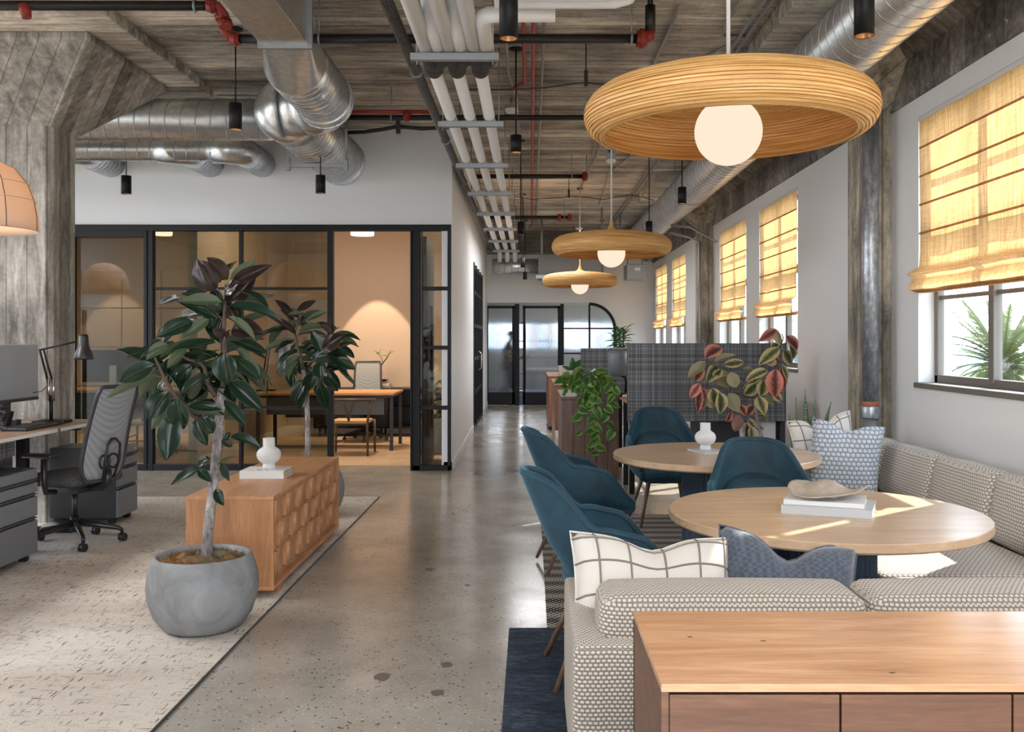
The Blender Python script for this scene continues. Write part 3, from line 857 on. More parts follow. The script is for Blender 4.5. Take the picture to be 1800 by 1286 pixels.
d4 = thing('branch_duct', 'thin spiral duct below the crossing duct with three stubs into the bulkhead', 'duct', (-4, 10.0, 3.5))
duct([(-8.8, 9.95, 3.52), (-3.35, 9.95, 3.52)], .125, d4, .13)
for x in (-3.09, -3.68, -4.82):
    MB().tube([(x - .28, 9.95, 3.52), (x - .12, 9.98, 3.52), (x - .02, 10.08, 3.52), (x, 10.25, 3.52), (x, 10.798, 3.52)], .15, 28).build('branch_elbow', M['duct'], d4)
    MB().tube(helix(None, (x, 10.2, 3.52), (x, 10.8, 3.52), .151, .085), .005, 4).build('spiral_seam', M['galv'], d4)

# trapeze under the big duct holding the can light
d = thing('duct_trapeze', 'galvanised strut trapeze with threaded rods below the big duct end', 'hanger', (-2.15, 9.6, 3.2))
a, b = at(503, 291, 9.5), at(612, 291, 9.5)
MB().box(a.x, b.x, 9.48, 9.52, a.z - .02, a.z + .02).build('strut', M['strut'], d, .003)
for x in (a.x + .02, b.x - .02):
    MB().box(x - .02, x + .02, 9.47, 9.53, a.z - .05, a.z + .08).build('bracket', M['strut'], d)
    MB().cyl((x, 9.5, a.z), (x, 9.5, CEIL), .005, n=6).build('rod', M['strut'], d)
MB().tube([(b.x - .01, 9.45, a.z + .05), (b.x - .01, 9.45, CEIL - .25), (b.x - .06, 9.45, CEIL - .12), (b.x - .16, 9.45, CEIL - .04)], .014).build('conduit', M['conduit'], d)

# ---- insulated pipes on trapezes
HY = [5.94 + 1.853 * k for k in range(8)]
ZP = 3.36
for k, (r_, lab) in enumerate(((-.358, 'white insulated pipe nearest the corridor wall, running away on the trapezes'),
                               (-.272, 'middle of the three white insulated pipes running away on trapezes'),
                               (-.186, 'white insulated pipe farthest from the corridor wall on the trapezes'))):
    x = r_ * (ZP - EYE)
    d = thing('insulated_pipe', lab, 'pipe', (x, 10, ZP), 0, 'white insulated pipes on trapezes')
    MB().tube([(x, 6.35, ZP), (x, 19.6, ZP), (x + .01, 19.75, ZP - .03), (x + .01, 19.85, ZP - .2)], .046, 16).build('pipe_jacket', M['ins'], d)
    for y in HY[1:]:
        MB().tube([(x + .047 * cos(a), y, ZP + .047 * sin(a)) for a in [i * pi / 8 for i in range(17)]], .005, 4).build('pipe_clamp', M['strut'], d)
xs = [(748, 'leftmost'), (770, ''), (789, ''), (810, ''), (832, ''), (855, '')]
labs = ['first white pipe from the corridor side, straight, ahead of the dark joints', 'second white pipe from the corridor side, swan-necked up to the slab',
        'third white pipe from the corridor side, straight, ahead of the dark joints', 'fourth white pipe from the corridor side, swan-necked up to the slab',
        'fifth white pipe from the corridor side, straight, ahead of the dark joints', 'sixth white pipe, turning up then sideways beside the big can light']
for k, (px, _) in enumerate(xs):
    x = (px - VX) * 5.94 / F_PX
    d = thing('insulated_pipe', labs[k], 'pipe', (x, 5, ZP), 0, 'white insulated pipes before the joints')
    if k % 2 == 0: pts = [(x, 1.5, ZP), (x, 6.22, ZP)]
    elif k < 5: pts = [(x - .02, 1.5, ZP + .26), (x - .02, 4.9, ZP + .26), (x - .01, 5.15, ZP + .22), (x, 5.45, ZP + .06), (x, 5.65, ZP), (x, 6.22, ZP)]
    else: pts = [(x + .42, 5.36, ZP), (x + .11, 5.36, ZP), (x + .04, 5.375, ZP), (x + .01, 5.41, ZP), (x, 5.48, ZP), (x, 6.22, ZP)]
    MB().tube(pts, .047, 18).build('pipe_jacket', M['ins'], d)
for k, px in enumerate((766, 805, 846)):
    x = (px - VX) * 6.45 / F_PX
    d = thing('pipe_joint', ['dark rubber wye joint under the first white pipe pair', 'dark rubber wye joint under the middle white pipe pair', 'dark rubber wye joint under the last white pipe pair'][k], 'pipe joint', (x, 6.3, ZP), 0, 'rubber wye joints of the white pipes')
    xa = (xs[2 * k][0] - VX) * 5.94 / F_PX; xb = (xs[2 * k + 1][0] - VX) * 5.94 / F_PX; xc = (-.358, -.272, -.186)[k] * (ZP - EYE)
    m = MB()
    for q in (xa, xb): m.tube([(q, 6.12, ZP), (q, 6.22, ZP), ((q + xc) / 2, 6.30, ZP), (xc, 6.36, ZP)], .056, 14)
    m.build('wye_body', M['rubber'], d); MB().cyl((xc, 6.34, ZP), (xc, 6.48, ZP), .06, n=16).build('collar', M['rubber'], d)
for k, y in enumerate(HY):
    x0, x1 = (-.36 * 1.86 - .10, -.186 * 1.86 + .12) if k else (-.76, -.20)
    d = thing('trapeze_hanger', ['galvanised trapeze nearest the camera, under six white pipes', 'second galvanised trapeze along the white pipes', 'third galvanised trapeze along the white pipes', 'fourth galvanised trapeze along the white pipes',
                                 'fifth galvanised trapeze along the white pipes', 'sixth galvanised trapeze along the white pipes', 'seventh galvanised trapeze along the white pipes', 'last galvanised trapeze, deep in the corridor'][k], 'hanger', ((x0 + x1) / 2, y, ZP), 0, 'trapezes under the white pipes')
    MB().box(x0, x1, y - .025, y + .025, ZP - .095, ZP - .05).build('strut', M['strut'], d, .003)
    for x in (x0 + .04, x1 - .04): MB().cyl((x, y, ZP - .12), (x, y, CEIL), .006, n=6).build('rod', M['strut'], d)
# braided hose line along the corridor wall
hz = 3.50
tag(MB().tube([(-.426 * (hz - EYE), y, hz) for y in (1.5, 6, 11, 16, 20.8)], .040, 14).build('braided_pipe', M['hose']), 'black and silver foil-wrapped pipe running beside the white pipes', 'pipe')
for k, y in enumerate((7.0, 9.4, 11.9, 14.4, 17)):
    o = thing('pipe_clip', ['clip on the foil-wrapped pipe, nearest the camera', 'second clip along the foil-wrapped pipe', 'third clip along the foil-wrapped pipe', 'fourth clip along the foil-wrapped pipe', 'farthest clip along the foil-wrapped pipe'][k], 'clip', (-.852, y, hz), 0, 'clips of the foil-wrapped pipe')
    MB().cyl((-.852, y - .015, hz), (-.852, y + .015, hz), .05, n=14).build('ring', M['strut'], o); MB().cyl((-.852, y, hz + .045), (-.852, y, CEIL), .005, n=6).build('rod', M['strut'], o)

# white pipes crossing at the top of the picture
for k in range(3):
    z = 3.36; y = 5.20 - .105 * k
    x1 = (1110 - 12 * k - VX) * y / F_PX
    tag(MB().tube([(-.20, y, z + .02), (x1 - .09, y, z + .02), (x1 - .02, y - .03, z + .03), (x1, y - .09, z + .05), (x1, y - .2, z + .12), (x1, y - .25, z + .34)], .045, 16).build('crossing_pipe', M['ins']),
        ['white pipe crossing at top, deepest into the room of the bundle', 'white pipe crossing at top, middle of the bundle', 'white pipe crossing at top, nearest the camera of the bundle'][k], 'pipe', 'white crossing pipes at the top')

# ---- sprinkler mains
def main(name, lab, pts, r=.033, m='blackpipe', rings=(), rods=(), grp='black sprinkler mains'):
    d = thing(name, lab, 'pipe', pts[0], 0, grp)
    MB().tube(pts, r, 12).build('pipe_run', M[m], d)
    for p in rings:
        p = Vector(p)
        MB().cyl(p - Vector((.035, 0, 0)), p + Vector((.035, 0, 0)), r * 1.75, n=12).cyl(p - Vector((.015, 0, 0)), p + Vector((.015, 0, 0)), r * 2.1, n=12).build('coupling', M['red'], d)
    for x in rods:
        y, z = pts[0][1], pts[0][2]
        MB().cyl((x, y, z), (x, y, CEIL), .006, n=6).build('rod', M['strut'], d)
        MB().tube([(x, y + (r + .004) * cos(a), z + (r + .004) * sin(a)) for a in [i * pi / 6 for i in range(13)]], .009, 4).build('ring', M['strut'], d)
    return d
y = 6.55; z = EYE + (VY - 68) * y / F_PX
X = lambda px, yy=y: (px - VX) * yy / F_PX
d = main('sprinkler_main', 'black sprinkler main crossing the whole ceiling ahead of the columns', [(X(415), y, z), (X(1128), y, z)], rings=[(X(531), y, z), (X(1128), y, z)], rods=[X(561), X(1110)])
MB().cyl((X(531), y, z), (X(531), y, z + .14), .024).build('riser', M['red'], d)
MB().tube([(X(1132), y, z), (X(1142), y, z + .01), (X(1143), y, z + .06)], .036).build('elbow', M['red'], d)
MB().cyl((X(1143), y, z + .05), (X(1143), y, z + .23), .036).cyl((X(1143), y, z + .2), (X(1143), y, CEIL), .02).build('drop_nipple', M['blackpipe'], d)
z2 = EYE + (VY - 10) * 6.35 / F_PX
d = main('sprinkler_main', 'black sprinkler main at the top corner above the concrete column', [(X(-400, 6.35), 6.35, z2), (X(368, 6.35), 6.35, z2)], rods=[X(343, 6.35)])
MB().tube([(X(45, 6.35), 6.33, z2), (X(47, 6.35), 6.33, z2 - .035), (X(50, 6.35), 6.33, z2 - .09)], [.036, .04, .03]).build('elbow', M['red'], d)
d = thing('red_offset_fitting', 'stack of red grooved elbows stepping the sprinkler main down', 'pipe fitting', (X(390), 6.45, z), 0)
p1, p2, p3, p4 = Vector((X(372, 6.35), 6.35, z2)), Vector((X(392, 6.4), 6.4, z2 - .03)), Vector((X(396), 6.5, z + .1)), Vector((X(414), y, z))
MB().tube([p1, p1 + Vector((.04, 0, 0)), p2, p2 + Vector((.01, .02, -.06)), p3 + Vector((-.01, 0, .05)), p3, p3 + Vector((.01, 0, -.06)), p4 - Vector((.03, 0, 0)), p4], .030, 12).build('elbow_run', M['red'], d)
for q, ax in ((p1, (1, 0, 0)), (p2 + Vector((.01, .02, -.07)), (0, .2, 1)), (p3 + Vector((0, -.02, .03)), (0, .2, 1)), (p4, (1, 0, 0))):
    ax = Vector(ax).normalized(); MB().cyl(q - ax * .03, q + ax * .03, .044, n=10).cyl(q - ax * .008, q + ax * .008, .052, n=10).obox(q + Vector((0, -.05, .0)), (.03, .03, .02)).build('coupling', M['red'], d)
y = 9.0; z = EYE + (VY - 203) * y / F_PX
X = lambda px, yy=None: (px - VX) * (yy or y) / F_PX
main('sprinkler_main', 'black sprinkler main crossing below the second bay with a red conduit above', [(X(580), y, z - .02), (X(1068), y, z - .02)], rings=[(X(716), y, z - .0)], rods=[X(688)], r=.027)
tag(MB().cyl((X(582), y, z + .035), (X(757), y, z + .035), .018, n=10).build('red_conduit', M['redpipe']), 'red conduit lying on the black main beside the trapeze', 'conduit')
y = 12.3; z = EYE + (VY - 310) * y / F_PX
main('sprinkler_main', 'black sprinkler branch ending in a red cap past the first lamp', [(X(835), y, z), (X(1024), y, z)], rings=[(X(1028), y, z)], rods=[X(1005), X(1031)], r=.03)
y = 16.4; z = EYE + (VY - 382) * y / F_PX
main('sprinkler_main', 'farthest black sprinkler branch with red couplings above the third lamp', [(X(860), y, z), (X(1002), y, z)], rings=[(X(983), y, z), (X(1001), y, z)], rods=[X(992)], r=.032)
# bundle of black cables sagging under the slab
y = 10.4
pts = [at(610, 233, y), at(640, 232, y), at(675, 227, y), at(700, 222, y), at(740, 226, y), at(785, 224, y)]
d = thing('cable_bundle', 'sagging black cable bundle strapped under the slab over the bulkhead', 'cable', pts[0])
MB().tube(pts, .022, 8).build('cable', M['blackg'], d)
MB().box(at(697, 0, y).x, at(704, 0, y).x, y - .05, y + .02, at(0, 235, y).z, CEIL).build('bracket', M['dgrey'], d)
# thin communication cables sagging across
for k, (yy, pp) in enumerate(((7.6, ((820, 158), (900, 157), (960, 154), (1010, 147), (1030, 145), (1065, 149), (1090, 147))), (14.0, ((905, 345), (935, 350), (990, 347), (1000, 344), (1060, 350), (1110, 342), (1150, 352))))):
    d = thing('comms_cable', ['thin black cable sagging across the slab by the big lamp', 'thin black cable sagging across the slab behind the big lamp'][k], 'cable', at(*pp[0], yy))
    MB().tube([at(px, py, yy) for px, py in pp], .006, 6).build('cable', M['blackg'], d)
    q = at(pp[4 if k == 0 else 3][0], pp[4 if k == 0 else 3][1], yy)
    MB().cyl(q, (q.x, q.y, CEIL), .006, n=6).box(q.x - .015, q.x + .015, yy - .01, yy + .01, q.z - .03, q.z + .10).build('clip', M['blackg'], d)
# red conduits along the ceiling
for k, xx in enumerate((-.055, .02)):
    z = 3.86
    y0 = 6.1
    pts = [(xx - .13, y0 - .45, 3.88), (xx - .05, y0 - .2, z), (xx, y0, z), (xx, 8.6 + k * 10.6, z), (xx - (.05 if k else .12), 8.75 + k * 10.6, z - .02)]
    tag(MB().tube(pts, .016, 8).build('red_conduit', M['redpipe']), ['shorter red conduit on the slab beside the tall can light', 'longer red conduit running the length of the slab'][k], 'conduit', 'red conduits on the slab')
# steel conduits running with the room
specs = [
    ('steel conduit beside the red conduits running to the far wall', [(.10, 5.5, 3.88), (.10, 19.5, 3.88)], .013),
    ('steel conduit between white pipes and red conduits', [(-.20, 6.4, 3.88), (-.20, 8.4, 3.88), (-.14, 9.2, 3.87), (-.14, 20, 3.87)], .013),
    ('steel conduit along the shadowed edge of the slab panel, outer of two', [(1.70, 3.5, 3.88), (1.70, 20, 3.88)], .014),
    ('steel conduit along the shadowed edge of the slab panel, inner of two', [(1.64, 3.5, 3.88), (1.64, 20, 3.88)], .014),
    ('slanted steel conduit over the second wooden lamp', [at(1195, 0, 6.75), at(1145, 115, 8.3)], .014),
    ('steel conduit leading to the second lamp canopy', [(.80, 12.2, 3.89), (.77, 10.6, 3.89), (.70, 9.6, 3.89)], .013),
    ('steel conduit leading to the third lamp canopy', [(.78, 14.9, 3.89), (.86, 12.0, 3.89), (.84, 9.7, 3.89)], .013),
    ('crooked steel conduit above the big lamp', [at(1302, 0, 6.6), at(1275, 45, 7.1), (1.50, 7.35, 3.88), at(1310, 60, 7.4), at(1245, 90, 7.9), (1.38, 9.5, 3.885)], .012),
    ('steel conduit bending to the can light beyond the big lamp', [(1.55, 9.6, 3.88), (1.25, 10.4, 3.885), (1.2, 10.6, 3.885), (1.3, 12.2, 3.885), (1.12, 13.4, 3.885), (1.2, 16.5, 3.885)], .011),
]
for lab, pts, r in specs:
    pts = [Vector(p) for p in pts]
    for p in pts: p.z = min(p.z, 3.895)
    tag(MB().tube(pts, r, 8).build('steel_conduit', M['conduit']), lab, 'conduit', 'steel conduits under the slab')
# white wire loop at the left under the drop panel
tag(MB().tube([at(383, 169, 9.0), at(440, 168, 9.0), at(470, 170, 9.0), at(487, 173, 8.7)], .01, 6).build('steel_conduit', M['conduit']), 'short steel conduit from the drop panel to the round duct', 'conduit')
# Y-shaped conduits beside the second pilaster
tag(MB().tube([(2.3, 15.4, 3.25), (2.45, 14.6, 3.1), (2.585, 14.38, 3.0), (2.585, 14.38, .6)], .022, 8).build('steel_conduit', M['conduit']), 'bent steel conduit going down the second pilaster', 'conduit')
tag(MB().tube([(2.25, 15.0, 3.33), (2.42, 14.2, 3.2), (2.75, 13.9, 2.95)], .02, 8).build('steel_conduit', M['conduit']), 'bent steel conduit beside the second pilaster top', 'conduit')

# ---- galvanised downpipe on the first pilaster
d = thing('downpipe', 'galvanised rainwater pipe with rust ring standing against the near pilaster', 'pipe', (2.66, 7.20, 0))
xp, yp, rp = 2.605, 7.20, .062
MB().cyl((xp, yp, 1.02), (xp, yp, 3.26), rp, n=24).build('upper_pipe', M['galv'], d)
MB().cyl((xp, yp, .985), (xp, yp, 1.03), rp + .001, n=24).build('rust_ring', plain('rusty_primer', (.35, .13, .06), .7), d)
MB().cyl((xp, yp, .90), (xp, yp, .992), rp + .010, n=24).build('coupling', M['galv'], d, .004)
MB().cyl((xp, yp, 0), (xp, yp, .91), rp - .004, n=24).build('lower_pipe', M['strut'], d)

# ---- far end machinery
d = thing('fan_coil_unit', 'long grey fan coil unit hanging before the far wall', 'air unit', at(1000, 470, 19.8))
a, b = at(946, 447, 19.8), at(1062, 488, 19.8)
MB().box(a.x, b.x, 19.8, 20.7, b.z, a.z).build('casing', plain('grey_casing', (.34, .34, .33), .6), d, .01)
MB().box(a.x - .05, b.x - .2, 19.7, 19.8, b.z - .02, b.z + .06).build('grille', M['strut'], d, .004)
for x in (a.x + .1, a.x + .75, b.x - .1): MB().cyl((x, 20, a.z), (x, 20, CEIL), .012, n=6).build('rod', M['strut'], d)
d = thing('far_duct', 'short silver duct at the end of the corridor beside the fan coil', 'duct', at(900, 468, 20))
duct([at(866, 468, 20.2), at(946, 468, 20.2)], .16, d, .14)
d = thing('junction_enclosure', 'galvanised equipment box hanging by the far pilaster', 'box', at(1118, 478, 19.6))
a, b = at(1102, 464, 19.6), at(1137, 490, 19.6)
MB().box(a.x, b.x, 19.6, 20.3, b.z, a.z).build('casing', M['strut'], d, .01)
MB().box(a.x + .16, a.x + .28, 19.585, 19.6, b.z + .17, b.z + .24).build('warning_sticker', M['whiteplastic'], d)
for x in (a.x + .05, b.x - .05): MB().cyl((x, 20, a.z), (x, 20, CEIL), .012, n=6).build('rod', M['strut'], d)
for k, (px, pt, yy) in enumerate(((952, 402, 18.5), (1058, 398, 17.2), (1090, 404, 18.0))):
    q = at(px, 0, yy)
    tag(MB().cyl((q.x, yy, at(0, 446, yy).z), (q.x, yy, CEIL), .02, n=8).build('drop_conduit', M['strut']), ['vertical grey conduit dropping above the fan coil', 'vertical grey conduit dropping beside the third lamp', 'vertical grey conduit dropping by the far ceiling beam'][k], 'conduit', 'vertical conduits at the far end')
tag(MB().box(at(1030, 0, 17.2).x, at(1078, 0, 17.2).x, 17.18, 17.22, 3.45, 3.49).build('support_strut', M['strut']), 'short grey strut hanging above the second wooden lamp', 'strut')

# ---- smoke detectors and junction boxes
for k, (px, py, yy) in enumerate(((899, 193, 9.4), (1074, 282, 12.0), (1018, 401, 18.0))):
    q = at(px, py, yy)
    d = thing('smoke_detector', ['white round detector hanging beside the white pipes', 'white detector on a box beneath the big lamp rim', 'small white detector above the third lamp'][k], 'smoke detector', q, 0, 'ceiling detectors')
    MB().lathe([(0, -.035), (.045, -.032), (.062, -.015), (.066, .0), (.066, .01), (0, .012)], q, 24).build('body', M['whiteplastic'], d)
    MB().cyl((q.x, yy, q.z + .01), (q.x, yy, CEIL), .012 if k != 1 else .03, n=8).build('stem', M['strut'], d)
    if k == 1: MB().box(q.x - .055, q.x + .055, yy - .05, yy + .05, q.z + .01, q.z + .09).build('box', M['strut'], d)

# ---- black can lights on stems
def can(px, py0, py1, y, lab, width=None, top=None, lit=True, e=5):
    a, b = at(px, py0, y), at(px, py1, y); r = (width / 2) * y / F_PX
    h = b.z - a.z
    if abs(px - 894) < 2 or abs(px - 1519) < 2: a.z = b.z + .31
    d = thing('can_light', lab, 'ceiling light', (a.x, y, b.z), 0, 'black cylinder can lights')
    z0, z1 = b.z, a.z
    MB().lathe([(r * .93, z0 + .03), (r * .93, z0), (r, z0), (r, z1), (0, z1)], (a.x, y, 0), 28).build('housing', M['black'], d, fix=True)
    MB().lathe([(r * .93, z0 + .002), (r * .62, z0 + .05)], (a.x, y, 0), 28).build('reflector', plain('bronze_reflector', (.5, .28, .13), .3, .8) if 'bronze_reflector' not in bpy.data.materials else bpy.data.materials['bronze_reflector'], d)
    MB().lathe([(r * .62, z0 + .05), (0, z0 + .05)], (a.x, y, 0), 20, smooth=False).build('lens', M['lens'], d)
    MB().cyl((a.x, y, z1), (a.x, y, CEIL), .006, n=8).build('stem', M['black'], d)
    MB().lathe([(0, CEIL - .012), (.055, CEIL - .012), (.06, CEIL)], (a.x, y, 0), 20).build('canopy', M['black'], d)
    l = spot('can_light_beam', (a.x, y, z0 - .01), e, 78, (1, .76, .5), .03)
for px, p0, p1, y, w, lab in (
        (414, 182, 228, 7.3, 22, 'black can light on a long stem in front of the crossing duct'),
        (222, 309, 341, 10.2, 17, 'black can light before the bulkhead beside the concrete column'),
        (563.5, 308, 340, 9.3, 17, 'black can light hanging from the strut trapeze'),
        (894, 0, 68, 4.6, 33, 'large brown-black can light beside the white pipes at the top'),
        (1519, -5, 63, 4.35, 35, 'large black can light in front of the window duct'),
        (907, 238, 268, 7.8, 20, 'dark can light beyond the white detector'),
        (1199, 329, 358, 8.6, 15, 'black can light between big lamp and window duct'),
        (1141, 389, 412, 11.3, 12, 'black can light above the second lamp rim, window side'),
        (915.5, 390, 412, 11.4, 11, 'can light in the corridor beyond the white pipes end'),
        (919, 452, 470, 15.6, 8, 'small far can light in front of the short silver duct'),
        (923, 478, 491, 19.0, 7, 'smallest far can light just above the fluted doors'),
        (1058.5, 478, 491, 19.0, 7, 'smallest far can light above the third lamp window side')):
    can(px, p0, p1, y, lab, w)

# ---- the three wooden pendants
def pendant(x, y, lab):
    z = 2.353
    d = thing('pendant_lamp', lab, 'pendant lamp', (x, y, z), 0, 'wooden ring pendant lamps')
    R_ = .60
    out = [(.530, .0), (.556, .008), (.580, .028), (.596, .058), (.600, .088), (.594, .118), (.575, .148), (.545, .172), (.50, .188), (.44, .200), (.36, .211), (.28, .219), (.20, .225), (.12, .231), (.07, .240), (.035, .262), (.02, .30), (.012, .34)]
    # resample to stacked rings with small steps
    pts = []
    for (r0, z0), (r1, z1) in zip(out, out[1:]):
        L = math.hypot(r1 - r0, z1 - z0); k = max(1, round(L / .0125))
        for i in range(k): pts.append((r0 + (r1 - r0) * i / k, z0 + (z1 - z0) * i / k))
    pts.append(out[-1])
    prof = []
    for i, (r, zz) in enumerate(pts[:-1]):
        r2, z2 = pts[i + 1]; nx, nz = (z2 - zz), -(r2 - r); L = math.hypot(nx, nz) or 1; nx, nz = nx / L * .0036, nz / L * .0036
        prof += [(r + nx, zz + nz), (r + (r2 - r) * .66 + nx, zz + (z2 - zz) * .66 + nz), (r + (r2 - r) * .70 - nx, zz + (z2 - zz) * .70 - nz), (r2 - nx, z2 - nz)]
    MB().lathe(prof, (x, y, z), 72, smooth=False).build('shade', M['rings'], d)
    inn = [(r - .018 if r > .1 else max(r - .006, .004), min(zz, .30)) for r, zz in pts]
    inn = [(max(.002, r), zz if zz < .15 else zz - .016) for r, zz in inn]
    prof = []
    for i, (r, zz) in enumerate(inn[:-1]):
        r2, z2 = inn[i + 1]
        prof += [(r, zz), (r + (r2 - r) * .7, zz + (z2 - zz) * .7), (r + (r2 - r) * .75 + .004, zz + (z2 - zz) * .75 + .003)]
    MB().lathe(prof, (x, y, z), 72, smooth=False).build('inner_rings', M['rings'], d)
    MB().lathe([(.530, .0), (.512, .002)], (x, y, z), 72).build('rim', M['rings'], d)
    MB().ball((x, y, z + .015), .14, 40, 24).build('globe', M['globe'], d)
    l = bpy.data.objects.new('pendant_lamp_light', bpy.data.lights.new('pendant_lamp_light', 'POINT')); COL.objects.link(l)
    l.location = (x, y, z + .175); l.data.energy = 14; l.data.color = (1, .80, .56); l.data.shadow_soft_size = .02
    MB().cyl((x, y, z + .15), (x, y, z + .22), .03).build('lamp_holder', M['dgrey'], d)
    MB().cyl((x, y, z + .33), (x, y, CEIL), .0085, n=10).build('stem', M['whiteplastic'], d)
    MB().lathe([(0, CEIL - .02), (.05, CEIL - .02), (.055, CEIL)], (x, y, 0), 20).build('canopy', M['dgrey'], d)
pendant(.825, 3.92, 'nearest and largest wooden ring pendant lamp with glowing globe')
pendant(.812, 9.45, 'middle wooden ring pendant lamp over the end of the seating')
pendant(.785, 15.0, 'farthest wooden ring pendant lamp before the fluted screen')

# ---- fabric dome lamp at the left edge
def dome(x, y, z, r, h, lab, grp=None):
    d = thing('dome_lamp', lab, 'pendant lamp', (x, y, z), 0, grp)
    prof = [(r, 0), (r * 1.0, h * .18), (r * .95, h * .42), (r * .84, h * .65), (r * .62, h * .86), (r * .32, h * .97), (.03, h)]
    MB().lathe(prof, (x, y, z), 48, flute=lambda rr, k, zz: rr * (1 - .02 * (abs(sin(pi * k / 48 * 8)) < .01))).build('shade', M['shade'], d, solid=.004)
    for k in range(8):
        a = 2 * pi * k / 8 + .2
        MB().tube([(x + (q + .003) * cos(a), y + (q + .003) * sin(a), z + w) for q, w in prof], .003, 4).build('rib', M['twig'], d)
    for zz, rr in ((0, 1), (.42, .955), (.65, .845)):
        MB().tube([(x + (r * rr + .003) * cos(a), y + (r * rr + .003) * sin(a), z + h * zz) for a in [i * pi / 18 for i in range(36)]], .003, 4, closed=True).build('hoop', M['shade'], d)
    MB().ball((x, y, z + h * .45), .07, 16, 10).build('bulb', M['drumlight'], d)
    l = bpy.data.objects.new('dome_lamp_light', bpy.data.lights.new('dome_lamp_light', 'POINT')); COL.objects.link(l)
    l.location = (x, y, z + h * .45 + .1); l.data.energy = 14; l.data.color = (1, .78, .52); l.data.shadow_soft_size = .03
    MB().cyl((x, y, z + h), (x, y, CEIL), .007, n=8).build('cord', M['whiteplastic'], d)
dome(-3.83, 6.5, 2.262, .375, .50, 'pale fabric dome pendant over the desk by the concrete column', 'fabric dome pendants')
dome(-3.95, 4.2, 2.262, .375, .50, 'pale fabric dome pendant nearer the camera than the one by the concrete column', 'fabric dome pendants')
dome(-7.0, 6.3, 2.262, .375, .50, 'pale fabric dome pendant farthest left, mirrored in the glass door', 'fabric dome pendants')
# ================================================================ SEATING SIDE
def soft(c, size, r=.03, puff=.012, n=7, rot=None, mb=None):
    "upholstered block: rounded edges, slightly swollen faces"
    m = mb or MB(); c = Vector(c); h = [s / 2 for s in size]; mat_ = Euler(rot).to_matrix() if rot else None
    tk = [-1 + 2 * i / n for i in range(n + 1)]
    tk = [-1, -.97, -.9] + tk[1:-1] + [.9, .97, 1]
    k = len(tk) - 1
    for ax in range(3):
        for sg in (-1, 1):
            def fn(u, v):
                a, b = tk[round(u * k)], tk[round(v * k)]
                q = [0, 0, 0]; q[ax] = sg; q[(ax + 1) % 3] = a; q[(ax + 2) % 3] = b
                p = Vector([q[i] * h[i] for i in range(3)])
                inner = Vector([max(-h[i] + r, min(h[i] - r, p[i])) for i in range(3)])
                d = p - inner
                p = inner + (d.normalized() * r if d.length > 1e-7 else d)
                for i in range(3):
                    o1, o2 = q[(i + 1) % 3], q[(i + 2) % 3]
                    p[i] += q[i] * puff * (1 - o1 * o1) * (1 - o2 * o2) * abs(q[i])
                if mat_: p = mat_ @ p
                return c + p
            m.grid(fn, k, k)
    return m


# ---- rugs
tag(MB().box(.085, 2.30, 4.86, 8.02, 0, .010).build('woven_rug', M['rug'], bevel=.003), 'black and cream patterned woven rug under the round tables', 'rug')
tag(MB().box(-.112, 2.5, 1.9, 4.845, 0, .016).build('navy_rug', M['navy_rug'], bevel=.004), 'dark navy pile rug under the corner sofa', 'rug')

# ---- round tables
def round_table(x, y, lab):
    d = thing('round_table', lab, 'table', (x, y, 0), 0, 'round oak tables')
    MB().lathe([(0, .695), (.655, .695), (.672, .700), (.680, .708), (.680, .738), (.677, .742), (0, .742)], (x, y, 0), 96, smooth=False).build('tabletop', M['tabletop'], d)
    fl = lambda r, k, z: r + (.0075 * cos(k * pi / 3.0) if .04 < z < .66 else 0)
    MB().lathe([(0, .012), (.225, .012), (.225, .035), (.215, .041), (.215, .659), (.225, .665), (.225, .695), (0, .695)], (x, y, 0), 240, flute=fl).build('fluted_base', M['navy'], d)
    return d
round_table(1.30, 4.16, 'large round oak table nearest the camera on a navy fluted drum')
round_table(1.235, 6.28, 'round oak table farther back with a vase, on a navy fluted drum')

# ---- corner bench: near sofa and bench along the windows
s = thing('corner_sofa', 'cream basketweave corner sofa wrapping round the nearest round table', 'sofa', (1.5, 3.3, 0))
soft((1.45, 2.893, .325), (2.64, .105, .49), .022, .004).build('back_frame', M['boucle'], s)
soft((.187, 3.27, .325), (.112, .86, .49), .022, .003).build('arm', M['boucle'], s)
MB().box(.24, 2.75, 2.95, 3.70, .05, .27).build('seat_base', M['boucle'], s, .01)
MB().box(1.64, 2.75, 3.70, 7.06, .05, .27).build('seat_base', M['boucle'], s, .01)
for x in (.3, 1.3):
    MB().box(x, x + .05, 3.05, 3.1, .0165, .05).build('foot', M['black'], s)
for y in (4.2, 6.9):
    MB().box(1.72, 1.77, y, y + .05, .0105, .05).build('foot', M['black'], s)
for a, b in ((.245, 1.06), (1.065, 1.63)):
    soft(((a + b) / 2, 3.40, .35), (b - a - .004, .72, .165), .03, .012).build('seat_cushion', M['boucle2'], s)
for a, b in ((.222, 1.066), (1.074, 1.92), (1.928, 2.38)):
    soft(((a + b) / 2, 3.085, .555), (b - a, .275, .27), .05, .012).build('back_cushion', M['boucle'], s)
ys = (2.96, 3.46, 4.26, 5.04, 5.79, 6.60, 7.06)
for a, b in zip(ys, ys[1:]):
    soft((2.02, (a + b) / 2, .35), (.86 if a > 3.4 else .80, b - a - .006, .165), .03, .012).build('seat_cushion', M['boucle2'], s)
    soft((2.55, (a + b) / 2, .60), (.20, b - a - .008, .36), .05, .014, rot=(0, radians(12), 0)).build('back_cushion', M['boucle2'], s)
MB().box(2.66, 2.775, 2.95, 7.06, .05, .62).build('back_frame', M['boucle2'], s, .015)


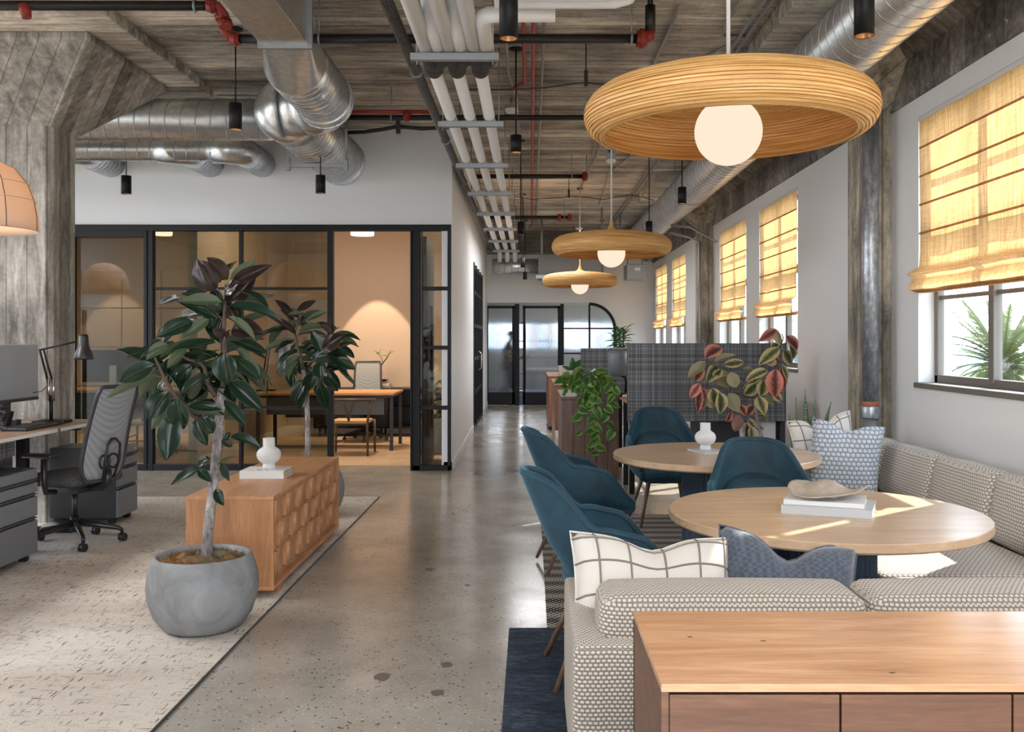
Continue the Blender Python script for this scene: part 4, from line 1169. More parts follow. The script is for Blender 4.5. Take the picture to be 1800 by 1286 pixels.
# ---- cushions
def pillow_pt(w, h, t, u, v, side, chop=.0):
    e = (max(0, 1 - abs(u) ** 3.6) * max(0, 1 - abs(v) ** 3.6)) ** .6
    x = u * w / 2 * (1 - .07 * (1 - v * v) ** 1)
    z = v * h / 2 * (1 - .06 * (1 - u * u))
    if chop: z -= chop * math.exp(-(u / .33) ** 2) * max(0, (v + .6) / 1.6) ** 1.5
    y = side * t / 2 * e * (1 - (.35 * math.exp(-(u / .3) ** 2) * max(0, v) if chop else 0))
    return Vector((x, y, z))


def pillow(name, lab, c, w, h, t, rot, m, chop=0, plaid=None, piping=None, group=None):
    d = thing(name, lab, 'pillow', c, 0, group); R3 = Euler(rot, 'XYZ').to_matrix(); c = Vector(c)
    b = MB(); n = 18
    for sd in (-1, 1):
        b.grid(lambda u, v: c + R3 @ pillow_pt(w, h, t, -1 + 2 * u, -1 + 2 * v, sd, chop), n, n)
    b.build('cover', m, d)
    edge = [(-1 + 2 * i / 14, -1) for i in range(14)] + [(1, -1 + 2 * i / 14) for i in range(14)] + [(1 - 2 * i / 14, 1) for i in range(14)] + [(-1, 1 - 2 * i / 14) for i in range(14)]
    MB().tube([c + R3 @ pillow_pt(w, h, t, u, v, 0, chop) for u, v in edge], .0045, 6, closed=True).build('piping', piping or m, d)
    if plaid:
        for sd in (-1, 1):
            for ax, vals in ((0, plaid[0]), (1, plaid[1])):
                for q in vals:
                    pts = []
                    for i in range(21):
                        a = -1 + i / 10
                        pp = pillow_pt(w, h, t, q if ax == 0 else a, a if ax == 0 else q, sd, chop)
                        pp.y += sd * .001; pts.append(c + R3 @ pp)
                    MB().tube(pts, .0038, 5).build('yarn_line', M['yarn'], d)
    return d
pl = ((-.72, -.33, .12, .55, .9), (-.7, -.15, .42, .86))
pillow('throw_pillow', 'cream pillow with brown window-pane lines at the open end of the sofa', (.44, 3.36, .592), .60, .44, .20, (radians(-32), radians(3), radians(3)), M['pillow_white'], .05, pl)
pillow('throw_pillow', 'slate blue check pillow beside the cream lined pillow, under the table edge', (.93, 3.42, .582), .52, .42, .16, (radians(-28), radians(9), radians(-3)), M['pillow_slate'], .085)
pillow('throw_pillow', 'grey waffle-weave pillow standing at the far end of the window bench', (2.145, 6.42, .685), .47, .50, .16, (radians(-10), radians(6), radians(-20)), M['pillow_grey'], .05)
pillow('throw_pillow', 'cream lined pillow tucked behind the grey waffle pillow', (2.13, 6.80, .70), .50, .50, .15, (radians(-6), radians(-8), radians(12)), M['pillow_white'], .10, pl)


# ---- teal shell chairs (local: faces +Y, origin on the floor)
def sst(a, b, x):
    x = max(0, min(1, (x - a) / (b - a))); return x * x * (3 - 2 * x)


def shell_pt(u, v, off=0.0):
    a = radians(128) * u; A = abs(a)
    ca, sa = cos(a), sin(a)
    H = .905 - .05 * min(1, A / radians(46)) ** 3 - (.855 - .69) * sst(radians(42), radians(70), A) - .03 * sst(radians(76), radians(104), A) - .20 * sst(radians(98), radians(128), A)
    # plan curve
    W_, D_ = .292, (.235 if ca > 0 else .45)
    px = W_ * (1 if sa >= 0 else -1) * abs(sa) ** .82; py = -D_ * ca
    z0 = .375
    s = v
    k = .55 + .45 * sin(min(1, s * 2.2) * pi / 2)
    z = z0 + (H - z0) * s
    z = z0 + (z - z0) * (1 if s > .3 else (s / .3) ** .7)
    x, y = px * k, py * k + (.02 * (1 - k))
    flare = max(0, z - .50)
    y -= flare * .40 * max(0, ca) ** 1.0
    x *= 1 + (.10 * flare * (1 if A > 1.2 else .3)) - .18 * sst(.62, .9, z)
    n = Vector((sa, -ca, .12)).normalized()
    return Vector((x, y, z)) + n * off


def make_chair(lab):
    d = thing('shell_chair', lab, 'chair', (0, 0, 0), 0, 'teal velvet shell chairs')
    nu, nv = 36, 12
    m = MB()
    m.grid(lambda u, v: shell_pt(-1 + 2 * u, v, .014), nu, nv); m.grid(lambda u, v: shell_pt(1 - 2 * u, v, -.014), nu, nv)
    # rolled rim and underside
    m.build('shell', M['velvet'], d)
    MB().tube([shell_pt(-1 + 2 * i / 48, 0 if False else 1) for i in range(49)], .0175, 10).build('rolled_rim', M['velvet'], d)
    for sg in (-1, 1):
        MB().tube([shell_pt(sg, 1 - i / 10) for i in range(11)], .0165, 8).build('front_edge', M['velvet'], d)
    # seat: bottom pan and cushion
    MB().grid(lambda u, v: (lambda p: Vector((p.x * v, (p.y + .02) * v - .02 + 0, .372 - .02 * (1 - v * v))))(shell_pt(-1 + 2 * u, 0, .014)), 36, 5).build('seat_pan', M['velvet'], d)
    soft((0, .045, .435), (.47, .48, .115), .05, .02, 8).build('seat_cushion', M['velvet'], d)
    # lower back pad with its arched top
    def pad(u, v):
        a = -1 + 2 * u; hgt = .50 + .225 * math.sqrt(max(0, 1 - a * a * .98))
        z = .44 + (hgt - .44) * v
        q = shell_pt(a * .42, max(0, min(1, (z - .375) / .50)), -.016)
        return Vector((q.x * .93, q.y + .085 * (1 - a * a * .6) * (1 - .4 * v * v) * (0 if v >= .999 else 1) + .012, z))
    MB().grid(pad, 20, 8).build('lumbar_pad', M['velvet'], d)
    for sx_ in (-1, 1):
        for sy_ in (-1, 1):
            MB().tube([(sx_ * .15, sy_ * .13 + .01, .37), (sx_ * .235, sy_ * .225 + .01 - (.06 if sy_ < 0 else 0), .012)], [.019, .011], 12).build('leg', M['legwood'], d)
    MB().box(-.17, .17, -.12, .14, .345, .365).build('underframe', M['black'], d, .004)
    return d
c0 = make_chair('teal velvet chair nearest the camera, its back toward the aisle')
dup(c0, (.345, 6.18, .010), radians(-82), 'teal velvet chair at the far table with its back toward the aisle')
dup(c0, (1.08, 7.62, .010), radians(184), 'teal velvet chair facing the camera behind the far table')
dup(c0, (1.275, 5.12, .010), radians(177), 'teal velvet chair standing between the two round tables')
c0.location = (.36, 4.17, .016); c0.rotation_euler = (0, 0, radians(-86))


# ---- things on the tables
def book(name, lab, c, w, l, t, rz, cover, group=None, spine=None, marks=None):
    d = thing(name, lab, 'book', c, rz, group)
    loc = d.location.copy(); d.location = (0, 0, 0)
    m = MB().box(-w / 2, w / 2, -l / 2, l / 2, 0, .003).box(-w / 2, w / 2, -l / 2, l / 2, t - .003, t).box(-w / 2, w / 2, -l / 2, -l / 2 + .003, 0, t)
    m.build('cover', cover, d, .0008)
    MB().box(-w / 2 + .004, w / 2 - .004, -l / 2 + .003, l / 2 - .004, .003, t - .003).build('page_block', M['paper'], d)
    d.location = loc
    return d
rz = -.415
b1 = book('art_book', 'thick grey art book, lowest under the wavy bowl', (1.325, 4.165, .742), .375, .285, .036, rz, M['cover_grey'], 'books on the near table')
book('art_book', 'thin white art book directly under the wavy bowl', (1.315, 4.185, .778), .335, .25, .02, rz + .03, M['cover_white'], 'books on the near table')
# worn print on the spine of the lower book
for k, (a, b) in enumerate(((.04, .055), (.06, .068), (.072, .09), (.095, .10), (.108, .13))):
    pass
d = thing('wavy_bowl', 'brown-grey wavy freeform bowl lying on the stacked art books', 'bowl', (1.33, 4.18, .798))
def bowl(u, v):
    a = 2 * pi * u; r = v
    rr = .155 * (1 + .10 * sin(2 * a + .5) + .06 * sin(3 * a)) * r * (1.12 if abs(cos(a)) > .5 else 1)
    z = .012 + .022 * r ** 2 + r ** 2 * (.022 * sin(2 * a + 2.6) + .010 * sin(3 * a + 1)) + .062 * math.exp(-((rr * cos(a) + .0) ** 2 + (rr * sin(a) - .03) ** 2) / .0060)
    return Vector((1.33 + rr * cos(a), 4.18 + rr * sin(a) * .8, .798 + max(0.004, z)))
MB().grid(bowl, 48, 14, closed=True).build('bowl_shell', M['bowl'], d, solid=.006)
MB().cyl((1.33, 4.17, .797), (1.33, 4.17, .808), .03, n=20).build('foot', M['bowl'], d)


def vase(c, s, lab, m):
    d = thing('ribbed_vase', lab, 'vase', c, 0, 'white ribbed bottle vases'); c = Vector(c)
    base = [(0, 0), (.040, 0), (.042, .010), (.038, .028), (.042, .036), (.060, .048), (.074, .066), (.080, .088), (.077, .108), (.064, .126), (.046, .138), (.039, .143), (.0385, .195), (.040, .20), (.034, .20), (.033, .145), (0, .14)]
    prof = []
    for (r0, z0), (r1, z1) in zip(base, base[1:]):
        k = max(1, int(abs(z1 - z0) / .003)) if r0 > .037 and r1 > .037 and z0 < .2 else 1
        for i in range(k):
            r = r0 + (r1 - r0) * i / k; z = z0 + (z1 - z0) * i / k
            prof.append((r + (.0016 * sin(z * 800) if k > 1 else 0), z))
    prof.append(base[-1])
    MB().lathe([(r * s, z * s) for r, z in prof], c, 40).build('body', m, d)
    return d
book('magazine', 'thin pale magazine under the vase on the far round table', (1.20, 6.36, .742), .19, .25, .012, .3, M['cover_grey'])
book('magazine', 'white magazine lying beneath the pale magazine', (1.195, 6.34, .742 - .0), .001, .001, .001, 0, M['cover_white']) if False else None
vase((1.19, 6.40, .754), .90, 'white ribbed bottle vase on the far round table', M['ceramic'])

# ---- foreground sideboard
d = thing('low_cabinet', 'acacia wood cabinet in front of the sofa back, nearest the camera', 'cabinet', (1.2, 2.05, 0))
x0, x1, y0, y1, zt = .25, 2.25, 1.80, 2.285, .84
MB().box(x0, x1, y0, y1, zt - .016, zt).build('top', M['acacia'], d, .002)
MB().box(x0, x0 + .015, y0 + .001, y1, .10, zt - .016).build('side_panel', M['acacia_shaded'], d, .001)
MB().box(x1 - .015, x1, y0 + .001, y1, .10, zt - .016).build('side_panel', M['acacia_shaded'], d, .001)
MB().box(x0, x1, y1 - .015, y1, .10, zt - .016).build('back_panel', M['acacia_shaded'], d)
MB().box(x0, x1, y0, y1, .10, .13).build('bottom_panel', M['acacia_shaded'], d)
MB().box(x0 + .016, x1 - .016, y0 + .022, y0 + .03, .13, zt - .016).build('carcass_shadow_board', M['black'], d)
dx = .3305
for k in range(6):
    a = x0 + .0165 + k * (dx)
    MB().box(a, min(a + dx - .004, x1 - .016), y0 + .003, y0 + .022, .135, zt - .022).build('door', M['acacia_shaded'], d, .001)
for x in (x0 + .05, x1 - .09):
    for y in (y0 + .03, y1 - .07):
        MB().box(x, x + .04, y, y + .04, .0165, .10).build('leg', M['acacia_shaded'], d)
for px, py in ((1213, 1119), (1342, 1126), (1568, 1182)):
    y = .66 * F_PX / (py - VY); q = at(px, py, y)
    MB().lathe([(0, zt + .0004), (.004, zt + .0004)], (q.x, y, 0), 10, m=Matrix.Diagonal((1.6, .7, 1))).build('wood_knot', plain('dark_wood_knot', (.05, .025, .015)) if 'dark_wood_knot' not in bpy.data.materials else bpy.data.materials['dark_wood_knot'], d)

# ================================================================ BLINDS
def blind(a, b, lab, zb=1.83):
    d = thing('roman_blind', lab, 'blind', (2.84, (a + b) / 2, HEAD), 0, 'amber linen roman blinds')
    y0, y1 = a + .052, b - .012
    X0 = 2.808
    prof = [(X0, HEAD - .02)] + [(X0, z) for z in (2.85, 2.6, 2.35, 2.15)] + [(X0 - .004, 2.05), (2.80, 2.02), (2.735, 1.985), (2.712, 1.968), (2.735, 1.955), (2.775, 1.945), (2.755, 1.93), (2.735, 1.885), (2.73, 1.865), (2.76, 1.848), (2.80, 1.84)]
    prof = [(x, z + (zb - 1.83) if z < 2.2 else z) for x, z in prof]
    n = 24
    def fn(u, v):
        t = v * (len(prof) - 1); i = min(int(t), len(prof) - 2); f = t - i
        x = prof[i][0] + (prof[i + 1][0] - prof[i][0]) * f; z = prof[i][1] + (prof[i + 1][1] - prof[i][1]) * f
        w = .004 * sin(u * 9 + z * 5) + .003 * sin(u * 23)
        return Vector((x + w * (1 if z > 2.1 else 2.2), y0 + (y1 - y0) * u, z + (0.004 * sin(u * 7) if z < 2.1 else 0)))
    MB().grid(fn, n, len(prof) - 1).build('linen_panel', M['linen'], d, fix=False)
    st = MB()
    for k, (xx, zz) in enumerate(((2.765, 1.86), (2.78, 1.85), (2.795, 1.843))):
        MB().box(xx - .022, xx + .05, y0, y1, zz + (zb - 1.83) - .006, zz + (zb - 1.83) - .002).build('stacked_fold', M['linen'], d)
    MB().box(2.80, 2.88, a + .01, b - .005, HEAD - .035, HEAD - .002).build('headrail', M['trim'], d)
    z = 2.88
    while z > zb + .28:
        MB().box(X0 - .008, X0 - .003, y0, y1, z - .007, z + .007).build('batten_pocket', M['linen'], d); z -= .205
    return d
vis = {2: 'out-of-frame amber linen blind nearest the camera', 3: 'biggest amber linen blind, on the near window beyond the pilaster pipe'}
k = 0
labs = ['amber linen blind on the window behind the photographer, first', 'amber linen blind on the window behind the photographer, second',
        'amber linen blind on the window beside the foreground cabinet', 'biggest amber linen blind, above the palm view',
        'amber linen blind on the window beside the variegated rubber plant', 'amber linen blind on the window next to the second pilaster',
        'narrow amber blind in the far bay, nearer one', 'narrow amber blind in the far bay, beside the last pilaster']
bi = [b for b in bays if b[0] > 2 and b[0] < 21]
LB = ['amber linen blind on the window level with the corner sofa', 'biggest amber linen blind, above the view of the palm tree',
      'amber linen blind on the window behind the variegated rubber plant', 'amber linen blind on the window next to the second pilaster',
      'narrow amber blind in the far bay, the one closer to the second pilaster', 'narrow amber blind in the far bay, beside the last pilaster']
for (a, b), lab, zb in zip(bi, LB, (1.83, 1.83, 1.76, 1.76, 1.74, 1.74)): blind(a, b, lab, zb)
# ================================================================ OUTSIDE
def palm(x, y, z, r, lab, seed, nf=64, trunk=6.5):
    d = thing('palm_tree', lab, 'tree', (x, y, z - trunk)); rr = random.Random(seed)
    MB().tube([(x + .1 * sin(i), y, z - trunk + trunk * i / 8) for i in range(9)], [.30] * 8 + [.36], 12).build('trunk', M['bark'], d)
    MB().ball((x, y, z), .38, 12, 8, (1, 1, 1.2)).build('crown_heart', M['bark'], d)
    me = None
    def frond(L, droop):
        m = MB(); n = 15
        rib = []
        for i in range(n + 1):
            t = i / n; rib.append(Vector((0, L * t * (1 - .18 * droop * t), L * (.28 * t - droop * t * t * .75))))
        m.tube(rib, [.03 * (1 - t / (n + 1)) + .004 for t in range(n + 1)], 4)
        for i in range(4, n * 4):
            t = i / (4 * n); j = min(int(t * n), n - 1); p = rib[j].lerp(rib[j + 1], t * n - j)
            l = L * .21 * sin(pi * min(1, t * .85 + .15)) ** .7
            for sg in (-1, 1):
                q = p + Vector((sg * l * .62, l * .8, -l * (.08 + .25 * rr.random())))
                w = Vector((0, .024, 0))
                m.add([p - w, p + w, q], [(0, 1, 2)])
        return m
    meshes = [frond(r, dr).mesh('frond') for dr in (.25, .55, .9, 1.25)]
    for q in meshes: q.materials.append(M['palm_leaf'])
    for k in range(nf):
        lv = k / nf; o = bpy.data.objects.new('frond', meshes[min(3, int(lv * 4))]); COL.objects.link(o); o.parent = d
        o.location = (0, 0, trunk + .15 - .3 * lv)
        o.rotation_euler = (radians(68 - 82 * lv + rr.uniform(-6, 6)), 0, k * 2.39996 + rr.uniform(-.2, .2))
        o.rotation_mode = 'XYZ'
        s = rr.uniform(.85, 1.1); o.scale = (s, s, s)
        o.rotation_euler = Euler((radians(62 - 95 * lv + rr.uniform(-6, 6)), 0, 0)).to_matrix().to_euler()
        mz = Matrix.Rotation(k * 2.39996 + rr.uniform(-.2, .2), 3, 'Z'); o.rotation_euler = (mz @ Euler((radians(58 - 90 * lv + rr.uniform(-6, 6)), 0, 0)).to_matrix()).to_euler()
    return d
palm(15.1, 30, .60, 2.55, 'feathery palm tree seen through the near window', 3, 66)
bw = plain('pale_building', (.62, .63, .62), .8); bwin = plain('building_window', (.10, .14, .18), .2)
def building(x, y, w, dd, h, lab, seed):
    d = thing('building', lab, 'building', (x, y, -6.2))
    MB().box(x - w / 2, x + w / 2, y - dd / 2, y + dd / 2, -6.2, -6.2 + h).build('wall', bw, d)
    MB().box(x - w / 2 - .2, x + w / 2 + .2, y - dd / 2 - .2, y + dd / 2 + .2, -6.2 + h, -6 + h).build('roof', bw, d)
    for i in range(int(w / 2.2)):
        for j in range(int(h / 2.6)):
            xx = x - w / 2 + 1 + i * 2.2; zz = -5.2 + j * 2.6
            MB().box(xx, xx + 1.1, y - dd / 2 - .04, y - dd / 2 + .02, zz, zz + 1.3).build('window', bwin, d)
building(13.5, 47, 9, 7, 8.6, 'pale low building seen past the variegated plant through the window', 1)
building(22, 78, 11, 9, 7.2, 'pale building farther off through the second bay windows', 2)
# low trees
def bush(x, y, r, lab, seed):
    d = thing('tree', lab, 'tree', (x, y, -6.2)); rr = random.Random(seed)
    MB().cyl((x, y, -6.2), (x, y, -3), .2, n=8).build('trunk', M['bark'], d)
    m = MB()
    for i in range(900):
        a, b, q = rr.uniform(0, 2 * pi), rr.uniform(-1, 1), rr.random() ** .35 * r
        p = Vector((x + q * cos(a) * math.sqrt(1 - b * b), y + q * sin(a) * math.sqrt(1 - b * b), -2.0 + q * b * .8))
        v1 = Vector((rr.gauss(0, 1), rr.gauss(0, 1), rr.gauss(0, 1))).normalized() * .32; v2 = v1.cross(Vector((rr.gauss(0, 1), rr.gauss(0, 1), rr.gauss(0, 1)))).normalized() * .16
        m.add([p - v1, p + v2, p + v1, p - v2], [(0, 1, 2, 3)])
    o = m.build('foliage', M['palm_leaf'], d, fix=False); o['kind'] = 'stuff'
bush(11.9, 24.0, 1.6, 'round green tree below the palm, seen at the window bottom', 5)
bush(27.5, 52, 3.4, 'green tree on the skyline left of the palm', 6)
bush(10.2, 31, 2.2, 'green tree low outside the second bay windows', 8)
# ================================================================ LEFT: SIDEBOARD, WORKSTATION
d = thing('sideboard', 'oak sideboard with staggered tile front behind the big rubber plant', 'sideboard', (-1.73, 6.3, 0))
x0, x1, y0, y1, z0, zt = -1.985, -1.48, 5.40, 7.24, .058, .60
MB().box(x0, x1, y0, y1, zt - .022, zt).build('top', M['oak'], d, .002)
MB().box(x0, x1 - .0, y0, y1, z0, z0 + .022).build('bottom', M['oak'], d, .002)
MB().box(x0, x1, y0, y0 + .022, z0 + .022, zt - .022).build('side_panel', M['oakx'], d, .001)
MB().box(x0, x1, y1 - .022, y1, z0 + .022, zt - .022).build('side_panel', M['oakx'], d, .001)
MB().box(x0 + .002, x0 + .018, y0 + .023, y1 - .023, z0 + .023, zt - .023).build('back_panel', M['oakx'], d)
MB().box(x1 - .05, x1 - .04, y0 + .02, y1 - .02, z0 + .02, zt - .02).build('door_backing', M['oak'], d)
hh = (zt - .022 - z0 - .022 - .05) / 3
for row in range(3):
    z1_ = zt - .026 - row * hh
    off = 0 if row % 2 == 0 else .150
    ys_ = y0 + .024 + (off if off else 0)
    cuts = [y0 + .023] + ([ys_] if off else [])
    k = 0
    y = y0 + .023 + (off or 0)
    segs = []
    if off: segs.append((y0 + .023, y - .003, False))
    while y < y1 - .04:
        segs.append((y, min(y + .297, y1 - .024), True)); y += .300
    for a, b, bat in segs:
        MB().prism([(x1 - .042, a + .0015), (x1 - .010, a + .0015), (x1 - .012, a + (b - a) * .4), (x1 - .020, a + (b - a) * .75), (x1 - .034, b - .0015), (x1 - .042, b - .0015)], 'z', z1_ - hh + .002, z1_).build('door_tile', M['oak'], d, .001)
        if bat:
            MB().tube([(x1 - .008, a + .022, z1_ - hh + .004), (x1 - .008, a + .022, z1_ - .002)], .0185, 14).build('door_pull', M['oakx'], d)
for y in (5.56, 6.90):
    MB().box(x0 + .03, x1 - .012, y, y + .09, 0, z0).build('foot', M['oakx'], d, .002)
bk = book('art_book', 'thick white book with yellow and black spine print on the oak sideboard', (-1.745, 6.20, .60), .285, .235, .050, 0.0, M['cover_white'])
# printed spine: yellow tab and black outlined letter-like marks
cx_, cy_ = -1.745, 6.20
MB().box(cx_ + .1428, cx_ + .1434, cy_ - .112, cy_ - .085, .607, .643).build('spine_tab', M['yellow'], bk)
def ring_mark(y0_, y1_, z0_, z1_, kind):
    m = MB(); X_ = cx_ + .1428; w = .0028
    def bx(a, b, c, e): m.box(X_, X_ + .0007, a, b, c, e)
    if kind in 'OU':
        bx(y0_, y0_ + w, z0_, z1_); bx(y1_ - w, y1_, z0_, z1_); bx(y0_, y1_, z0_, z0_ + w)
        if kind == 'O': bx(y0_, y1_, z1_ - w, z1_)
    else:
        bx(y0_, y0_ + w, z0_, z1_); bx(y0_, y1_, z0_, z0_ + w)
    m.build('letter', M['ink'], bk)
for k, ch in enumerate('OOUO'):
    ring_mark(cy_ - .07 + k * .045, cy_ - .07 + k * .045 + .032, .607, .643, ch)
MB().lathe([(.03, .6503), (.034, .6503)], (cx_ - .01, cy_ - .05, 0), 30).build('cover_ring', M['ink'], bk)
for k in range(3):
    MB().box(cx_ - .1 + k * .055, cx_ - .07 + k * .055, cy_ - .08 + .01 * (k % 2), cy_ - .078 + .01 * (k % 2), .6500, .6504).build('cover_line', M['ink'], bk)
vase((-1.735, 6.22, .65), 1.0, 'white ribbed bottle vase standing on the oak sideboard', M['ceramic'])


# ---- desk
d = thing('desk', 'raised walnut desk with the monitor, in front of the concrete column', 'desk', (-3.8, 6.0, 0))
DZ = .86
MB().box(-4.15, -3.42, 4.4, 7.58, DZ - .028, DZ).build('desktop', M['deskwood'], d, .003)
MB().box(-3.425, -3.417, 4.42, 6.78, DZ - .026, DZ - .002).build('edge_strip', M['trim'], d)
MB().box(-3.425, -3.417, 6.83, 7.56, DZ - .026, DZ - .002).build('edge_strip', M['trim'], d)
for y in (4.7, 7.25):
    MB().box(-3.98, -3.90, y, y + .06, .05, DZ - .06).build('leg', M['black'], d, .004)
    MB().box(-4.12, -3.55, y, y + .06, .01, .05).build('foot', M['black'], d, .004)
    MB().box(-4.1, -3.5, y, y + .06, DZ - .06, DZ - .028).build('cross_arm', M['black'], d)
MB().box(-3.97, -3.91, 4.7, 7.3, DZ - .10, DZ - .05).build('beam', M['black'], d)
MB().box(-4.17, -4.14, 4.4, 7.5, .45, DZ - .03).build('modesty_panel', M['screen'], d)
MB().box(-3.62, -3.60, 5.2, 6.55, DZ - .17, DZ - .05).build('cable_tray', M['screen'], d)
d = thing('desk_screen', 'grey grid-weave fabric screen standing along the back of the left desk', 'screen', (-4.2, 6, .6))
MB().box(-4.215, -4.175, 4.4, 7.5, .60, 1.10).build('fabric_panel', M['screen'], d, .006)
# monitor
d = thing('monitor', 'grey computer monitor at the left edge, on the walnut desk', 'monitor', (-3.86, 6.9, DZ))
MB().box(-3.875, -3.845, 6.55, 7.33, 1.055, 1.465).build('screen', M['monitor'], d, .006)
MB().box(-3.878, -3.842, 6.55, 7.33, 1.035, 1.060).build('bezel', M['dgrey'], d, .003)
MB().box(-3.92, -3.875, 6.88, 7.0, .9, 1.3).build('neck', M['dgrey'], d, .004)
MB().box(-4.0, -3.80, 6.78, 7.10, DZ, DZ + .012).build('base', M['dgrey'], d, .004)
# keyboard
kb = thing('keyboard', 'black computer keyboard on the front of the left desk', 'keyboard', (-3.60, 6.9, DZ))
MB().box(-3.70, -3.53, 6.56, 7.02, DZ, DZ + .02).build('case', M['blackg'], kb, .004)
kme = MB().box(-.0085, .0085, -.0085, .0085, 0, .009).mesh('key'); kme.materials.append(M['dgrey'])
for i in range(6):
    for j in range(18):
        o = bpy.data.objects.new('key', kme); COL.objects.link(o); o.parent = kb
        o.location = (-3.68 + i * .0235 + .08 - .08 - (-3.60), 6.585 + j * .0242 - 6.9, .019)
ms = thing('mouse', 'black computer mouse beside the keyboard', 'mouse', (-3.58, 7.12, DZ))
MB().ball((-3.58, 7.12, DZ + .012), .05, 16, 10, (.62, 1.0, .45)).build('shell', M['blackg'], ms)
# headset stand with headset
d = thing('headset_stand', 'black headset resting on its charging cradle by the monitor', 'headset', (-3.72, 6.62, DZ))
MB().box(-3.80, -3.68, 6.66, 6.78, DZ, DZ + .02).build('cradle', M['blackg'], d, .003)
MB().obox((-3.75, 6.74, DZ + .07), (.02, .07, .12), (0, .25, 0)).build('upright', M['blackg'], d, .003)
MB().cyl((-3.77, 6.70, DZ + .12), (-3.73, 6.70, DZ + .12), .035, n=18).build('ear_cushion', M['blackg'], d)
MB().cyl((-3.77, 6.55, DZ + .035), (-3.73, 6.55, DZ + .035), .035, n=18).build('ear_cushion', M['blackg'], d)
MB().tube([(-3.75, 6.55, DZ + .06), (-3.75, 6.46, DZ + .09), (-3.75, 6.42, DZ + .14)], .005, 6).build('microphone_arm', M['blackg'], d)
MB().tube([(-3.75, 6.70, DZ + .15), (-3.75, 6.64, DZ + .16), (-3.75, 6.57, DZ + .10), (-3.75, 6.55, DZ + .06)], .007, 6).build('headband', M['blackg'], d)
tag(MB().box(-3.80, -3.76, 6.86, 6.93, DZ, DZ + .055).build('charger', M['blackg'], bevel=.003), 'small black box behind the headset cradle', 'charger')
# architect lamp
d = thing('desk_lamp', 'black spring-arm desk lamp at the end of the left desk', 'desk lamp', at(90, 728, 7.2))
B = Vector((-3.70, 7.25, DZ))
MB().box(B.x - .11, B.x + .12, B.y - .09, B.y + .09, DZ, DZ + .022).build('base', M['black'], d, .006)
y = 7.25
q0, q1, q2, q3, q4 = at(90, 722, y), at(90, 672, y), at(73, 614, y), at(135, 600, y), at(147, 612, y)
MB().cyl((q0.x, y, DZ), (q0.x, y, q1.z - .1), .014).build('post', M['black'], d)
for dx_ in (-.018, .018):
    MB().tube([(q1.x + dx_, y, q1.z - .14), (q1.x + dx_, y, q1.z + .03)], .011, 8).build('spring', M['steel'], d)
    MB().tube([(q1.x + dx_, y, q1.z - .02), (q2.x + dx_ * .8, y, q2.z)], .008, 8).build('lower_arm', M['black'], d)
MB().tube([(q2.x - .02, y, q2.z - .005), (q3.x, y, q3.z)], .007, 8).build('upper_arm', M['black'], d)
c = q4
MB().lathe([(.03, .10), (.034, .085), (.037, .03), (.045, .0), (.062, -.035), (.070, -.07), (.072, -.085), (.068, -.085), (.060, -.04), (.03, .02), (0, .03)], c, 28).build('lamp_shade', M['blackg'], d)
MB().lathe([(0, .108), (.028, .106), (.034, .095)], c, 24).build('cap', M['black'], d)
MB().tube([(q1.x - .02, y, q1.z - .02), (q1.x - .08, y, q1.z - .07), (q1.x - .16, y, q1.z - .08)], .003, 5).build('cord', M['black'], d)


# ---- mobile pedestals
def pedestal(y0, y1, lab, xf=-3.345, zt=.635, depth=.55):
    d = thing('filing_cabinet', lab, 'filing cabinet', (xf - depth / 2, (y0 + y1) / 2, 0), 0, 'grey mobile drawer pedestals')
    MB().box(xf - depth, xf - .02, y0, y1, .06, zt).build('body', M['dgrey'], d, .004)
    zs = [(.065, .305), (.312, .465), (.472, .560), (.566, zt - .004)]
    for i, (a, b) in enumerate(zs):
        dr = MB().box(xf - .02, xf, y0 + .006, y1 - .002, a, b - .022 if i < 3 else b).build('drawer', M['grey'], d, .003)
        if i < 3:
            m = MB().add([(xf - .02, yy, zz) if k == 0 else (xf + k * .006, yy, zz) for yy in (y0 + .02, y1 - .004) for k, zz in ((0, b - .022), (0, b - .002), (1, b - .004), (0, b - .02))],
                         [(0, 1, 2, 3), (7, 6, 5, 4), (0, 4, 5, 1), (1, 5, 6, 2), (2, 6, 7, 3), (3, 7, 4, 0)])
            m.build('handle', M['grey'], dr)
    MB().cyl((xf - .002, y1 - .05, zt - .035), (xf + .003, y1 - .05, zt - .035), .009, n=14).build('lock', M['steel'], d)
    for x in (xf - depth + .07, xf - .07):
        for y in (y0 + .05, y1 - .05):
            MB().cyl((x, y - .018, .03), (x, y + .018, .03), .03, n=18).box(x - .008, x + .008, y - .004, y + .004, .03, .065).build('caster', M['blackg'], d)
pedestal(5.90, 6.37, 'grey drawer pedestal at the left edge, nearest the camera')
pedestal(7.57, 7.95, 'grey drawer pedestal beyond the mesh office chair', zt=.625, xf=-3.33)


